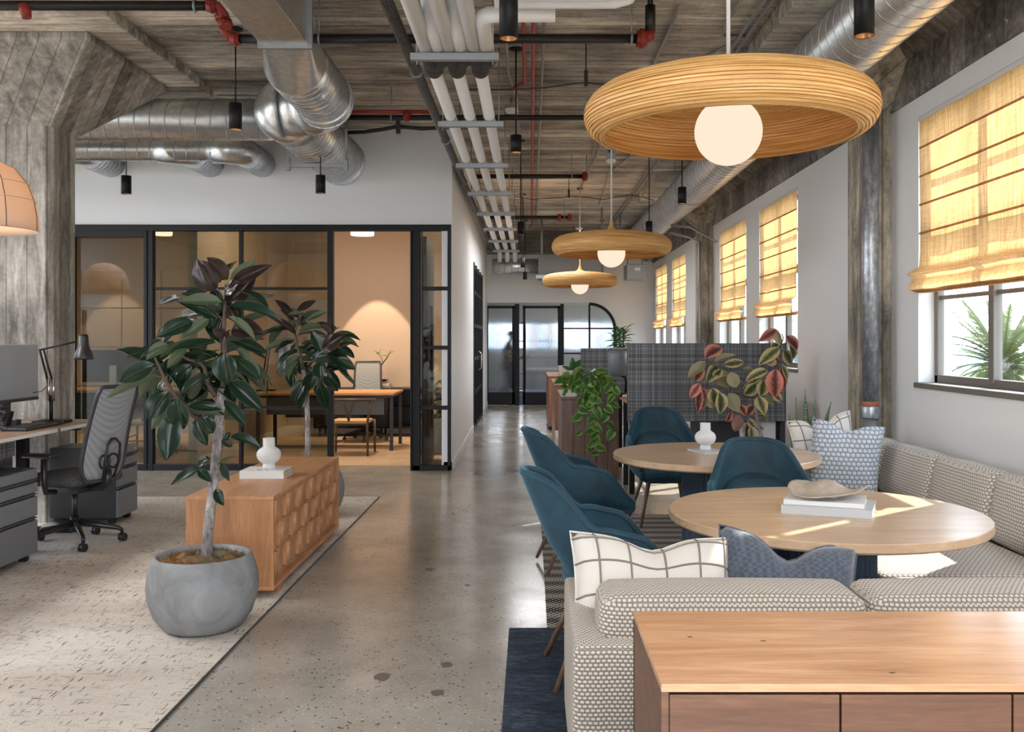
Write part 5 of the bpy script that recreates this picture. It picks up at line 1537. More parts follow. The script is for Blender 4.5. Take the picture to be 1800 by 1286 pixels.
# ---- task chair
def caster(m, p, r=.03):
    m.cyl((p[0] - .006, p[1] - .02, p[2]), (p[0] - .006, p[1] - .004, p[2]), r, n=18).cyl((p[0] - .006, p[1] + .004, p[2]), (p[0] - .006, p[1] + .02, p[2]), r, n=18)
def task_chair(lab, loc, rz, group):
    d = thing('office_chair', lab, 'office chair', (0, 0, 0), 0, group)     # faces +Y
    MB().cyl((0, 0, .09), (0, 0, .20), .032).cyl((0, 0, .18), (0, 0, .40), .02).build('gas_lift', M['blackg'], d)
    for k in range(5):
        a = 2 * pi * k / 5 + .3; c_, s_ = cos(a), sin(a)
        MB().tube([(.03 * c_, .03 * s_, .155), (.17 * c_, .17 * s_, .125), (.29 * c_, .29 * s_, .10), (.315 * c_, .315 * s_, .085), (.32 * c_, .32 * s_, .06)], [.028, .022, .017, .015, .011], 8).build('base_spoke', M['blackg'], d)
        m = MB(); caster(m, (.325 * c_, .325 * s_, .03)); m.build('caster', M['blackg'], d)
    soft((0, .02, .485), (.50, .48, .075), .03, .012).build('seat', M['upholstery'], d)
    MB().box(-.14, .14, -.16, .14, .39, .45).build('mechanism', M['blackg'], d, .01)
    # back frame: curved tall loop
    def bp(u, v):     # u -1..1 across, v 0..1 up
        w = .215 * (1 - .12 * v) * (1 - .25 * (1 - min(1, v * 4)) ** 2)
        return Vector((u * w, -.235 - .05 * sin(v * pi * .9) * .4 - .16 * v * v - .04 * (1 - u * u) * (1 - .5 * v), .48 + .68 * v))
    out = [(-1, i / 12) for i in range(13)] + [(-1 + 2 * i / 8, 1) for i in range(1, 8)] + [(1, 1 - i / 12) for i in range(13)] + [(1 - 2 * i / 8, 0) for i in range(1, 8)]
    MB().tube([bp(u * (1 if abs(v - .5) < .49 else .93), v) for u, v in out], .0155, 8, closed=True).build('back_frame', M['dgrey'], d)
    MB().grid(lambda u, v: bp((-1 + 2 * u) * .97, .02 + v * .96), 14, 16).build('back_mesh', M['chairmesh'], d, solid=.003)
    # lumbar loops and spine
    for sg in (-1, 1):
        MB().tube([bp(sg * .30, .02) + Vector((0, -.03, 0)), bp(sg * .34, .2) + Vector((0, -.05, 0)), bp(sg * .30, .38) + Vector((0, -.045, 0)), bp(sg * .1, .44) + Vector((0, -.03, 0)), bp(0, .44) + Vector((0, -.03, 0))], .010, 8).build('lumbar_loop', M['blackg'], d)
        MB().tube([bp(sg * .2, .20) + Vector((.05 * cos(a), -.02, .05 * sin(a))) for a in [i * pi / 8 for i in range(16)]], .008, 6, closed=True).build('lumbar_ring', M['blackg'], d)
        # arms
        MB().tube([(sg * .20, -.02, .41), (sg * .29, -.02, .42), (sg * .305, -.02, .48), (sg * .305, -.02, .655)], [.018, .02, .022, .02], 8).build('arm_post', M['blackg'], d)
        soft((sg * .30, .02, .675), (.085, .26, .028), .012, .004, 5).build('arm_pad', M['blackg'], d)
    MB().tube([(0, -.10, .42), (0, -.24, .43), (0, -.30, .48), (0, -.29, .56)], [.03, .035, .035, .025], 8).build('back_stem', M['blackg'], d)
    d.location = loc; d.rotation_euler = (0, 0, rz)
    return d
tc_ = task_chair('grey mesh office chair tucked at the left desk', (-3.34, 6.88, .008), radians(72), 'mesh office chairs')

# ================================================================ MEETING ROOM
d = thing('meeting_table', 'wood-topped desk with thin dark legs in the lit meeting room', 'desk', (-2.7, 13, 0))
MB().box(-3.72, -1.84, 12.60, 13.55, .755, .785).build('tabletop', M['roomdesk'], d, .003)
MB().box(-3.70, -1.86, 12.62, 13.53, .72, .755).build('apron', M['dgrey'], d)
for x in (-3.70, -1.90):
    for y in (12.63, 13.48):
        MB().box(x, x + .045, y, y + .045, 0, .74).build('leg', M['dgrey'], d, .003)
MB().box(-3.6, -2.0, 12.78, 12.80, .48, .72).build('drawer_front', M['grey'], d, .003)
MB().box(-3.35, -2.35, 12.82, 13.1, .44, .50).build('cable_tray', M['dgrey'], d)
d = thing('desk_leg_column', 'dark lifting column under the meeting room desk', 'desk leg', (-3.2, 13, 0)) if False else None
# wishbone chair
w = thing('wishbone_chair', 'dark wood wishbone armchair with cord seat before the meeting room desk', 'chair', (0, 0, 0))
br = plain('smoked_oak', (.085, .06, .035), .4)
for sg in (-1, 1):
    MB().tube([(sg * .24, -.22, 0), (sg * .235, -.22, .42), (sg * .25, -.17, .58), (sg * .245, -.10, .70)], [.014, .018, .016, .014], 8).build('leg', br, w)
    MB().tube([(sg * .26, .22, 0), (sg * .255, .22, .44)], [.014, .019], 8).build('leg', br, w)
    MB().tube([(sg * .25, -.2, .22), (sg * .26, .2, .24)], .010, 6).build('stretcher', br, w)
    MB().tube([(0, -.235, .45), (sg * .02, -.25, .55), (sg * .075, -.27, .70)], [.014, .013, .011], 6).build('wishbone_slat', br, w)
MB().tube([(.29, .10, .705), (.285, -.05, .71), (.21, -.21, .72), (0, -.285, .725), (-.21, -.21, .72), (-.285, -.05, .71), (-.29, .10, .705)], [.014, .017, .018, .02, .018, .017, .014], 8).build('top_rail', br, w)
MB().tube([(-.24, -.21, .41), (.24, -.21, .41)], .014, 8).tube([(-.25, .22, .42), (.25, .22, .42)], .014, 8).tube([(-.25, -.21, .2), (.25, -.21, .2)], .01, 8).build('cross_rail', br, w)
soft((0, 0, .435), (.48, .44, .04), .015, -.008, 5).build('seat', plain('paper_cord', (.60, .38, .20), .8), w)
w.location = (-2.33, 12.25, .008); w.rotation_euler = (0, 0, 0)
# chair behind the desk
tc2 = task_chair('brown slatted-back office chair behind the meeting room desk', (-2.45, 13.95, .008), radians(185), 'office chairs behind glass')
# credenza along the back wall
d = thing('credenza', 'low black credenza along the meeting room back wall', 'credenza', (-2, 14.6, 0))
MB().box(-3.35, -1.06, 14.42, 14.93, .72, .75).build('top', M['black'], d, .003)
for k, x in enumerate((-3.34, -2.78, -2.22, -1.66, -1.10)):
    MB().box(x, x + .025, 14.43, 14.93, .14, .72).build('upright', M['black'], d)
MB().box(-3.34, -1.08, 14.43, 14.93, .14, .17).build('bottom_panel', M['black'], d)
MB().box(-3.34, -1.08, 14.90, 14.93, .14, .72).build('back_panel', M['blackg'], d)
for a in (-3.31, -2.75):
    MB().box(a, a + .53, 14.42, 14.44, .17, .72).build('door', M['blackg'], d, .002)
MB().box(-2.2, -1.1, 14.46, 14.9, .44, .46).build('shelf', M['black'], d)
for x in (-3.25, -2.3, -1.15):
    for y in (14.46, 14.86): MB().cyl((x, y, 0), (x, y, .14), .015, n=8).build('leg', M['black'], d)
z = .75
for k, (a, b, h, mm, lab) in enumerate(((648, 688, .035, 'cover_tan', 'widest book of the pile on the black credenza, at the bottom'), (652, 686, .04, 'cover_white', 'pale book, middle of the pile on the black credenza'),
                                        (655, 682, .03, 'cover_tan', 'brown book, third of the pile on the black credenza'), (654, 681, .03, 'black', 'black book on top of the pile under the small plant'))):
    xa, xb = (a - VX) * 14.6 / F_PX, (b - VX) * 14.6 / F_PX
    book('stacked_book', lab, ((xa + xb) / 2, 14.62, z), xb - xa, .24, h, 0, M[mm], 'books piled on the credenza'); z += h
d = thing('potted_plant', 'small crooked-stemmed plant in a tan clay pot on the book pile', 'plant', ((664 - VX) * 14.6 / F_PX, 14.62, z))
px_ = (664 - VX) * 14.6 / F_PX
MB().lathe([(0, 0), (.05, 0), (.068, .125), (.070, .13), (.062, .13), (.06, .11), (0, .11)], (px_, 14.62, z), 24).build('pot', plain('terracotta_pale', (.62, .36, .18), .6), d)
st = [(px_, 14.62, z + .1), (px_ + .02, 14.62, z + .17), (px_ + .08, 14.62, z + .26), (px_ + .14, 14.62, z + .33), (px_ + .16, 14.62, z + .36)]
MB().tube(st, [.014, .013, .010, .008, .005], 8).tube([st[2], (px_ + .05, 14.62, z + .34), (px_ + .0, 14.62, z + .40)], [.006, .005, .003], 6).build('stem', M['twig'], d)
def leaf_fan(parent, c, n, L, wd, m, rr, up=.3, name='leaf'):
    me = leaf_mesh(6, wd / L, .12, .25); me.materials.append(m)
    for k in range(n):
        a = 2 * pi * k / n + rr.uniform(-.3, .3); e = rr.uniform(-.3, .8) + up
        place_leaf(parent, me, c, Vector((cos(a) * cos(e), sin(a) * cos(e), sin(e))), L * rr.uniform(.8, 1.15), rr.uniform(-.4, .4), name)


def leaf_uv(me, nu, n):
    uv = me.uv_layers.new(name='UVMap')
    for lp in me.loops:
        i, j = divmod(lp.vertex_index, n + 1); uv.data[lp.index].uv = (i / nu, j / n)


def leaf_mesh(n, wr, fold, droop, tip=1.0):
    "unit leaf along +Y, folded on the midrib, curving down"
    m = MB(); nu = 6
    def fn(u, v):
        a = -1 + 2 * u; t = v
        w = wr / 2 * (sin(pi * min(1, t ** .85)) ** .75 if 0 < t < 1 else 0)
        w = max(w, .004)
        x = a * w
        return Vector((x, t * (1 - .10 * droop * t), (abs(x) * 1.9 - abs(x) * abs(x) * 3.4) * fold * 1.4 - droop * t * t * .55 + .035 * sin(a * 3 + t * 7) * wr))
    m.grid(fn, nu, n)
    me = m.mesh('leaf', fix=False); leaf_uv(me, nu, n)
    return me


def place_leaf(parent, me, base, direction, L, roll=0, name='leaf', W=1.0, up=Vector((0, 0, 1))):
    dr = Vector(direction).normalized()
    x = dr.cross(up)
    if x.length < .05: x = Vector((1, 0, 0))
    x.normalize(); z = x.cross(dr).normalized()
    Rm = Matrix((x, dr, z)).transposed(); Rm = Matrix.Rotation(roll, 3, dr) @ Rm
    o = bpy.data.objects.new(name, me); COL.objects.link(o)
    M4 = Matrix.Translation(Vector(base) - root_loc(parent)) @ Rm.to_4x4() @ Matrix.Diagonal((L * W, L, L, 1))
    o.parent = parent; o.matrix_local = M4
    return o


rr_ = random.Random(5)
leaf_fan(d, Vector(st[-1]), 9, .13, .035, M['pale_leaf'], rr_)
leaf_fan(d, Vector((px_, 14.62, z + .40)), 6, .09, .028, M['green_leaf'], rr_)
# lamp on the meeting desk
d = thing('desk_lamp', 'black spring-arm lamp on the meeting room desk seen behind the rubber plants', 'desk lamp', (at(468, 0, 13.2).x, 13.2, .785))
x = at(468, 0, 13.2).x
MB().box(x - .12, x + .12, 13.1, 13.3, .785, .80).build('base', M['black'], d)
for q in (-.02, .02): MB().tube([(x + q, 13.2, .80), (x + q - .02, 13.2, 1.02), (x + q + .04, 13.2, 1.42)], .009, 6).build('lower_arm', M['black'], d)
MB().tube([(x + .03, 13.2, 1.42), (x + .18, 13.2, 1.44)], .008, 6).build('upper_arm', M['black'], d)
MB().lathe([(.04, .07), (.05, 0), (.09, -.08), (.08, -.08), (0, .02)], (x + .2, 13.2, 1.40), 20).build('lamp_shade', M['blackg'], d)
# drum lights
for k, (px, py, yy, w_) in enumerate(((637, 409, 12.9, 40), (286, 409, 12.9, 32))):
    q = at(px, py, yy); r = w_ / 2 * yy / F_PX
    d = thing('drum_light', ['small lit drum ceiling light in the right meeting room', 'small lit drum ceiling light in the left meeting room'][k], 'ceiling light', q)
    MB().lathe([(0, -.035), (r, -.035), (r * 1.02, 0), (r * 1.02, .05), (0, .05)], q, 28).build('diffuser', M['drumlight'], d)
    MB().cyl((q.x, q.y, q.z + .05), (q.x, q.y, 3.56), .008, n=8).build('cord', M['black'], d)
    l = spot('drum_light_beam', (q.x, q.y, q.z - .06), 45, 130, (1, .76, .52), .16)
for k, (px, yy) in enumerate(((652, 14.35), (340, 14.35), (180, 14.35))):
    q = at(px, 0, yy)
    d = thing('wall_wash_light', ['recessed wall washer high over the black credenza', 'recessed wall washer in the left glass room, inner one', 'recessed wall washer in the left glass room, outer one'][k], 'ceiling light', (q.x, yy, 3.50), 0, 'recessed wall washers in the meeting rooms')
    MB().lathe([(.05, 3.56), (.055, 3.50), (.045, 3.50), (.04, 3.55)], (q.x, yy, 0), 20).build('housing', M['black'], d)
    MB().lathe([(.04, 3.545), (0, 3.545)], (q.x, yy, 0), 16).build('lens', M['lens'], d)
    l = spot('wall_wash_beam', (q.x, yy, 3.49), 230 if k == 0 else 150, 52, (1, .74, .50), .01); l.data.spot_blend = .12
# planter with pale plant in the corner behind the glass
c = Vector((-1.28, 12.35, 0))
d = thing('potted_plant', 'cream-leaved plant in a round grey planter behind the corner glass', 'plant', c)
MB().lathe([(0, 0), (.17, 0), (.21, .10), (.225, .25), (.215, .42), (.20, .48), (.185, .48), (.19, .40), (0, .38)], c, 32).build('pot', M['planter'], d)
MB().cyl((c.x, c.y, .38), (c.x + .02, c.y, .80), .02, .012).build('stem', M['twig'], d)
rr_ = random.Random(9); me = leaf_mesh(6, .42, .15, .5); me.materials.append(M['pale_leaf'])
for k in range(34):
    a = rr_.uniform(0, 2 * pi); e = rr_.uniform(-.2, 1.3); zz = rr_.uniform(.45, .95)
    place_leaf(d, me, (c.x, c.y, zz), (cos(a) * cos(e), sin(a) * cos(e), sin(e)), rr_.uniform(.16, .26), rr_.uniform(-.5, .5))
# left room: desk, monitor, chair
d = thing('meeting_table', 'wood-topped desk inside the left glass room', 'desk', (-5.2, 13, 0))
MB().box(-8.2, -4.35, 12.6, 13.4, .79, .82).build('tabletop', M['roomdesk'], d, .003)
for x in (-8.1, -4.45):
    for y in (12.65, 13.3): MB().box(x, x + .05, y, y + .05, 0, .79).build('leg', M['dgrey'], d)
MB().box(-8.0, -4.6, 12.75, 12.78, .4, .78).build('modesty_panel', M['dgrey'], d)
d = thing('monitor', 'black monitor seen from behind inside the left glass room', 'monitor', (-5.7, 12.9, .82))
MB().box(-6.15, -5.12, 12.86, 12.90, .92, 1.36).build('screen', M['blackg'], d, .006)
MB().box(-5.75, -5.65, 12.80, 12.86, .82, 1.15).build('neck', M['steel'], d, .004)
MB().box(-5.9, -5.5, 12.75, 12.95, .82, .835).build('base', M['steel'], d, .003)
w2 = dup(w, (-4.95, 12.2, .008), 0, 'dark wood wishbone armchair with cord seat in the left glass room')
w['group'] = w2['group'] = 'wishbone chairs'
# ================================================================ MIDDLE DISTANCE: CREDENZAS, SCREENS
def credenza(y0, y1, x0, x1, zt, lab, m, doors=3):
    d = thing('credenza', lab, 'credenza', ((x0 + x1) / 2, (y0 + y1) / 2, 0), 0, 'wood credenzas along the aisle')
    MB().box(x0 - .01, x1 + .01, y0 - .01, y1 + .01, zt - .03, zt).build('top', m, d, .003)
    MB().box(x0 + .02, x1, y0 + .015, y1, .06, zt - .03).build('body', m, d, .002)
    MB().box(x0 + .03, x1 - .02, y0 + .03, y1 - .02, 0, .06).build('plinth', M['black'], d)
    n = doors; w = (y1 - y0 - .02) / n
    for k in range(n):
        MB().box(x0, x0 + .02, y0 + .01 + k * w + .002, y0 + .01 + (k + 1) * w - .002, .07, zt - .035).build('door', m, d, .002)
    p = (x1 - x0) / 5
    for k in range(5):
        MB().box(x0 + .005 + k * p, x0 + p * (k + 1) - .004, y0, y0 + .015, .07, zt - .035).build('board', m, d, .002)
    return d
credenza(9.9, 11.3, .33, .93, .90, 'walnut credenza nearest the round tables with the trailing pothos', M['walnut'])
credenza(12.6, 14.5, .325, .85, .90, 'orange-lit wood credenza in the middle of the row, carrying the square white planter', M['orange_lit'])
credenza(15.6, 17.6, .29, .80, .90, 'orange-lit wood credenza farthest along the aisle, carrying the white pot', M['orange_lit'])
tag(MB().box(.32, .62, 11.45, 12.45, 0, .30).build('low_bench_box', M['whiteplastic'], bevel=.01), 'low white box on the floor between the two nearest credenzas', 'box')
q = at(989, 657, 15.9)
d = thing('white_pot', 'white faceted pot on the farthest credenza', 'pot', (q.x, 15.9, .90))
MB().lathe([(0, 0), (.062, 0), (.075, .08), (.08, .165), (.072, .165), (.066, .09), (0, .08)], (q.x, 15.9, .90), 8, smooth=False).build('body', M['ceramic'], d)
q = at(1005, 672, 13.2)
d = thing('square_planter', 'square white planter with one broad grey-green leaf on the middle credenza', 'plant', (q.x, 13.2, .90))
m = MB().prism([(q.x - .08, 13.12), (q.x + .09, 13.12), (q.x + .09, 13.28), (q.x - .08, 13.28)], 'z', .90, 1.07)
m.build('pot', M['ceramic'], d, .006)
me = leaf_mesh(6, .5, .1, .3); me.materials.append(M['green_leaf'])
for a, b, L in ((.1, .9, .20), (.7, .7, .24), (-.9, .6, .16), (.5, .35, .2)):
    place_leaf(d, me, (q.x, 13.2, 1.06), (a, -.2, b), L, .5, up=Vector((0, -1, .4)))

# desks and screens
d = thing('desk', 'desk with black legs behind the walnut credenza and grid screen', 'desk', (1.7, 9.45, 0))
MB().box(.93, 2.46, 9.06, 9.80, .88, .905).build('desktop', M['oak'], d, .003)
for x in (.96, 2.38):
    for y in (9.12, 9.70): MB().box(x, x + .05, y, y + .05, 0, .88).build('leg', M['black'], d, .003)
MB().box(1.55, 2.02, 9.10, 9.13, .38, .88).build('modesty_panel', M['dgrey'], d, .003)
MB().box(2.06, 2.10, 9.0, 9.04, .0, .74).build('screen_leg', M['dgrey'], d)
MB().box(2.40, 2.44, 9.0, 9.04, .0, .74).build('screen_leg', M['dgrey'], d)
d = thing('desk_screen', 'large grey grid-weave fabric screen behind the far round table', 'screen', (1.68, 8.98, .7))
MB().box(.928, 2.43, 8.965, 9.0, .72, 1.467).build('fabric_panel', M['screen'], d, .005)
MB().box(.922, .930, 8.96, 9.005, .715, 1.472).build('edge_trim', M['dgrey'], d)
MB().box(2.428, 2.436, 8.96, 9.005, .715, 1.472).build('edge_trim', M['dgrey'], d)
d = thing('white_cabinet', 'white low cabinet under the desk behind the large screen', 'cabinet', (2.2, 9.3, 0))
MB().box(2.03, 2.37, 9.08, 9.65, .03, .74).build('body', M['whiteplastic'], d, .005)
for z0, z1 in ((.04, .36), (.37, .73)): MB().box(2.035, 2.365, 9.065, 9.08, z0, z1).build('drawer', M['whiteplastic'], d, .003)
d = thing('desk_screen', 'smaller grey grid-weave fabric screen farther back, left of the large screen', 'screen', (1.4, 11.0, .6))
MB().box(.587, 2.45, 10.98, 11.02, .905, 1.40).build('fabric_panel', M['screen'], d, .005)
d = thing('desk', 'farther desk hidden behind the smaller fabric screen', 'desk', (1.7, 11.5, 0))
MB().box(1.0, 2.45, 11.03, 11.8, .88, .905).build('desktop', M['oak'], d, .003)
for x in (1.03, 2.38):
    for y in (11.08, 11.7): MB().box(x, x + .05, y, y + .05, 0, .88).build('leg', M['black'], d)
d = thing('desk_lamp', 'grey drum-shaped shade on a bent black stem before the smaller screen', 'desk lamp', (1.0, 10.4, .9))
c = at(1086, 660, 10.3)
MB().lathe([(0, 0), (.095, 0), (.104, .01), (.106, .24), (.098, .27), (0, .275)], c, 36).build('lamp_shade', M['grey'], d)
MB().tube([(c.x + .02, 10.3, c.z + .01), (c.x + .085, 10.32, c.z - .02), (c.x + .095, 10.34, c.z - .07), (c.x + .09, 10.36, .905)], .013, 8).build('stem', M['black'], d)
MB().cyl((c.x + .0, 10.36, .90), (c.x, 10.36, .915), .10, n=24).build('base', M['black'], d)


# ================================================================ PLANTS
def px_leaves(parent, crop, specs, y, mats, seed, spread=.18, name='leaf'):
    ox, oy, sc = crop; rr = random.Random(seed)
    var = {}
    for sp in specs:
        bx, by, tx, ty, wpx, f = sp[:6]; kind = sp[6] if len(sp) > 6 else 0
        yb = y + rr.uniform(-spread, spread) * .5; yt = yb + rr.uniform(-.6, .6) * spread
        if len(sp) > 7: yb = y + sp[7]; yt = yb + rr.uniform(-.4, .2) * spread
        b = at(ox + bx / sc, oy + by / sc, yb); t_ = at(ox + tx / sc, oy + ty / sc, yt)
        L = (t_ - b).length; wr = 1.10 * (wpx / sc) * y / F_PX / L
        key = (round(min(.75, max(.22, wr)) * 12), kind, rr.randrange(2))
        if key not in var:
            me = leaf_mesh(8, key[0] / 12, .42 if key[2] else .22, .12 + .34 * key[2]); me.materials.append(mats[kind]); var[key] = me
        fr = radians(f + rr.uniform(-14, 14))
        place_leaf(parent, var[key], b, t_ - b, L * 1.03, rr.uniform(-.25, .25), name, up=Vector((rr.uniform(-.2, .2), -cos(fr), sin(fr))))
    return var


def twigs(parent, crop, lines, y, mats, name='branch', dy=0):
    ox, oy, sc = crop
    for pts, r0, r1, mm in lines:
        P3 = [at(ox + a / sc, oy + b / sc, y + (c[0] if c else 0)) for a, b, *c in pts]
        n = len(P3); MB().tube(P3, [r0 + (r1 - r0) * i / (n - 1) for i in range(n)], 10).build(name, M[mm], parent)


def bowl_pot(parent, c, s=1.0, m='planter'):
    prof = [(0, 0), (.16, 0), (.20, .02), (.245, .08), (.272, .16), (.28, .22), (.274, .29), (.255, .35), (.243, .378), (.236, .384), (.226, .380), (.218, .37), (.222, .34), (0, .335)]
    MB().lathe([(r * s, z * s) for r, z in prof], c, 56).build('pot', M[m], parent)
    c = Vector(c); rr = random.Random(3)
    def fn(u, v):
        a = 2 * pi * u; r = .222 * s * v
        z = .345 + .020 * (1 - v * v) + .016 * sin(9 * r / s * 7 + a * 2) * (1 - v) + .013 * sin(a * 5 + v * 11) * (v < .97) + .009 * sin(a * 11 + v * 29) * (v < .97)
        return c + Vector((r * cos(a), r * sin(a), z * s))
    o = MB().grid(fn, 48, 14, closed=True).build('moss', M['moss'], parent); o['kind'] = 'stuff'
    m_ = MB()
    for i in range(1600):
        a = rr.uniform(0, 2 * pi); r = .21 * s * math.sqrt(rr.random()); b = c + Vector((r * cos(a), r * sin(a), .352 * s))
        dx, dy = rr.gauss(0, .012), rr.gauss(0, .012)
        m_.add([b, b + Vector((.005, .003, .0)), b + Vector((dx, dy, rr.uniform(.008, .03)))], [(0, 1, 2)])
    o = m_.build('moss_tufts', M['moss'], parent, fix=False); o['kind'] = 'stuff'


# ---- big rubber plant
Y1 = 4.87
PC = (-1.70, Y1, .008)
d = thing('rubber_plant', 'tall dark rubber plant in a round grey pot before the oak sideboard', 'plant', PC)
bowl_pot(d, PC)
tr = [(-1.685, Y1, .345), at(366, 930, Y1), at(372, 880, Y1), at(377, 830, Y1), at(382, 780, Y1), at(386, 730, Y1), at(391, 682, Y1)]
MB().tube(tr, [.030, .027, .026, .024, .024, .023, .024], 14).build('trunk', M['bark'], d)
for z_ in range(9):
    p = Vector(tr[0]).lerp(Vector(tr[-1]), .1 + z_ * .1)
    MB().ball((p.x + (.012 if z_ % 2 else -.012), Y1 - .018, p.z), .012, 8, 6, (1.3, 1, .6)).build('leaf_scar', M['bark'], d)
C1 = (180, 440, 4.019); C2 = (240, 660, 4.946)
twigs(d, C1, [([(850, 965), (868, 820), (862, 640), (858, 500), (868, 400), (872, 300), (868, 240)], .014, .006, 'twig'),
              ([(800, 1030), (745, 940), (722, 830), (690, 790), (600, 770), (560, 740)], .014, .005, 'twig'),
              ([(800, 1240, .02), (640, 1170, .0), (530, 1050, -.05), (450, 925, -.08), (400, 820, -.08), (372, 755, -.08)], .012, .006, 'twig'),
              ([(870, 400), (930, 380), (980, 370)], .004, .003, 'twig'), ([(862, 520), (830, 470), (800, 440)], .004, .003, 'twig'),
              ([(380, 820, -.08), (340, 880, -.08)], .004, .003, 'twig'), ([(440, 900, -.08), (350, 880, -.08)], .004, .003, 'twig')], Y1, M)
twigs(d, C2, [([(715, 745), (740, 650), (765, 550), (790, 470)], .006, .0025, 'twig'), ([(640, 740), (590, 780)], .004, .003, 'twig'), ([(660, 700), (600, 760), (540, 800)], .004, .003, 'twig')], Y1, M)
L1 = [(800, 285, 650, 75, 150, 20, 1), (840, 225, 680, 70, 90, 150, 1), (885, 205, 750, 50, 110, 30, 1), (868, 300, 965, 225, 100, 40, 1), (905, 205, 1080, 70, 70, 140, 0), (925, 225, 1165, 105, 95, 25, 1),
      (880, 385, 1065, 195, 130, 10, 1), (845, 395, 770, 250, 90, 20, 0), (845, 365, 545, 335, 85, 155, 0, -.05), (815, 480, 535, 345, 95, 40, 0, -.02), (735, 300, 555, 300, 70, 35, 0), (560, 335, 386, 370, 60, 35, 0),
      (885, 400, 1260, 425, 95, 60, 0, -.05), (705, 465, 500, 445, 80, 25, 0), (755, 485, 560, 605, 80, 160, 0, -.04), (640, 500, 385, 600, 110, 30, 0), (570, 570, 380, 640, 80, 40, 0), (800, 650, 483, 690, 120, 55, 0, -.14),
      (890, 465, 1112, 615, 60, 150, 0, -.1), (915, 560, 1120, 560, 150, 20, 1), (870, 600, 780, 560, 100, 20, 1, -.1), (905, 560, 830, 665, 70, 30, 1, -.12), (890, 640, 1165, 755, 95, 65, 0, -.08), (880, 690, 1110, 700, 80, 140, 0),
      (862, 725, 872, 950, 145, 0, 0, -.22), (800, 750, 635, 790, 70, 60, 0, -.08), (700, 790, 790, 900, 90, 20, 0), (940, 770, 1112, 905, 80, 35, 0, -.12), (990, 755, 1152, 910, 80, 120, 0), (905, 925, 1132, 1120, 110, 25, 0, -.12),
      (765, 900, 518, 980, 100, 60, 0, -.15), (600, 690, 436, 830, 70, 150, 0, -.1), (480, 655, 250, 755, 90, 55, 0, -.15), (460, 660, 312, 750, 75, 140, 0, -.18), (390, 660, 170, 745, 60, 60, 0), (365, 800, 120, 925, 110, 25, 0, -.2),
      (390, 880, 35, 1022, 95, 140, 0, -.12), (465, 990, 318, 1190, 140, 10, 0, -.16), (470, 1050, 355, 1255, 90, 160, 0, -.05), (535, 1045, 550, 1282, 140, 0, 0, -.24), (625, 800, 508, 960, 110, 20, 0), (640, 700, 800, 745, 90, 110, 0, -.06),
      (605, 1100, 842, 1115, 85, 60, 0, -.12), (545, 830, 455, 940, 70, 40, 0), (705, 925, 588, 1060, 70, 140, 0), (440, 920, 388, 985, 70, 30, 0), (820, 930, 800, 1010, 70, 30, 0), (880, 950, 930, 1060, 90, 20, 0),
      (900, 400, 940, 500, 90, 20, 1), (850, 470, 810, 610, 70, 10, 0), (770, 420, 740, 560, 80, 20, 0), (940, 700, 1060, 770, 90, 130, 0), (900, 870, 1050, 900, 80, 110, 0), (960, 640, 1160, 720, 70, 40, 0),
      (690, 560, 560, 480, 70, 50, 0), (470, 760, 440, 900, 70, 20, 0), (600, 1000, 530, 930, 70, 40, 0), (520, 1090, 410, 1180, 60, 50, 0)]
px_leaves(d, C1, L1, Y1, (M['rubber_leaf'], M['rubber_leaf2']), 4)
L2 = [(310, 330, 255, 732, 180, 0, 0, -.2), (520, 370, 600, 608, 105, 10, 0, -.22), (590, 365, 668, 505, 120, 20, 0, -.1), (650, 290, 555, 370, 100, 30, 0), (760, 210, 955, 435, 90, 50, 0, -.12), (800, 90, 850, 225, 105, 20, 0),
      (815, 530, 1080, 580, 75, 50, 0, -.1), (733, 570, 840, 605, 80, 30, 0), (645, 725, 498, 785, 90, 60, 0, -.05), (560, 805, 293, 938, 110, 40, 0, -.12), (540, 820, 640, 910, 70, 40, 0, -.05), (738, 752, 860, 690, 50, 130, 0),
      (742, 760, 800, 912, 65, 40, 0, -.05), (690, 985, 750, 1122, 80, 15, 0, -.06), (760, 560, 810, 490, 50, 30, 0), (700, 780, 770, 730, 60, 120, 0), (220, 150, 185, 60, 60, 30, 0)]
px_leaves(d, C2, L2, Y1, (M['rubber_leaf'], M['rubber_leaf2']), 8)
def filler(parent, y, spots, L0, L1, wr, seed, mats, side):
    "leaves on the far side of the crown, radiating from the branches"
    rr = random.Random(seed); ms_ = [leaf_mesh(8, wr, .3, dr) for dr in (.2, .5)]
    for k, q in enumerate(ms_): q.materials.append(mats[0])
    for px, py, n in spots:
        for k in range(n):
            a = rr.uniform(.1, pi - .1) if k % 3 else rr.uniform(-.7, .5); e = rr.uniform(-.7, .8)
            b = at(px + rr.uniform(-14, 14), py + rr.uniform(-16, 16), y + rr.uniform(.0, side))
            place_leaf(parent, ms_[k % 2], b, (cos(a) * cos(e), sin(a) * cos(e), sin(e)), rr.uniform(L0, L1), rr.uniform(-.5, .5))
filler(d, Y1, [(392, 520, 4), (394, 570, 5), (394, 620, 6), (390, 660, 5), (355, 640, 5), (345, 680, 3), (300, 660, 5), (285, 640, 4), (330, 720, 4), (350, 745, 4)], .20, .30, .42, 31, (M['rubber_leaf'],), .12)

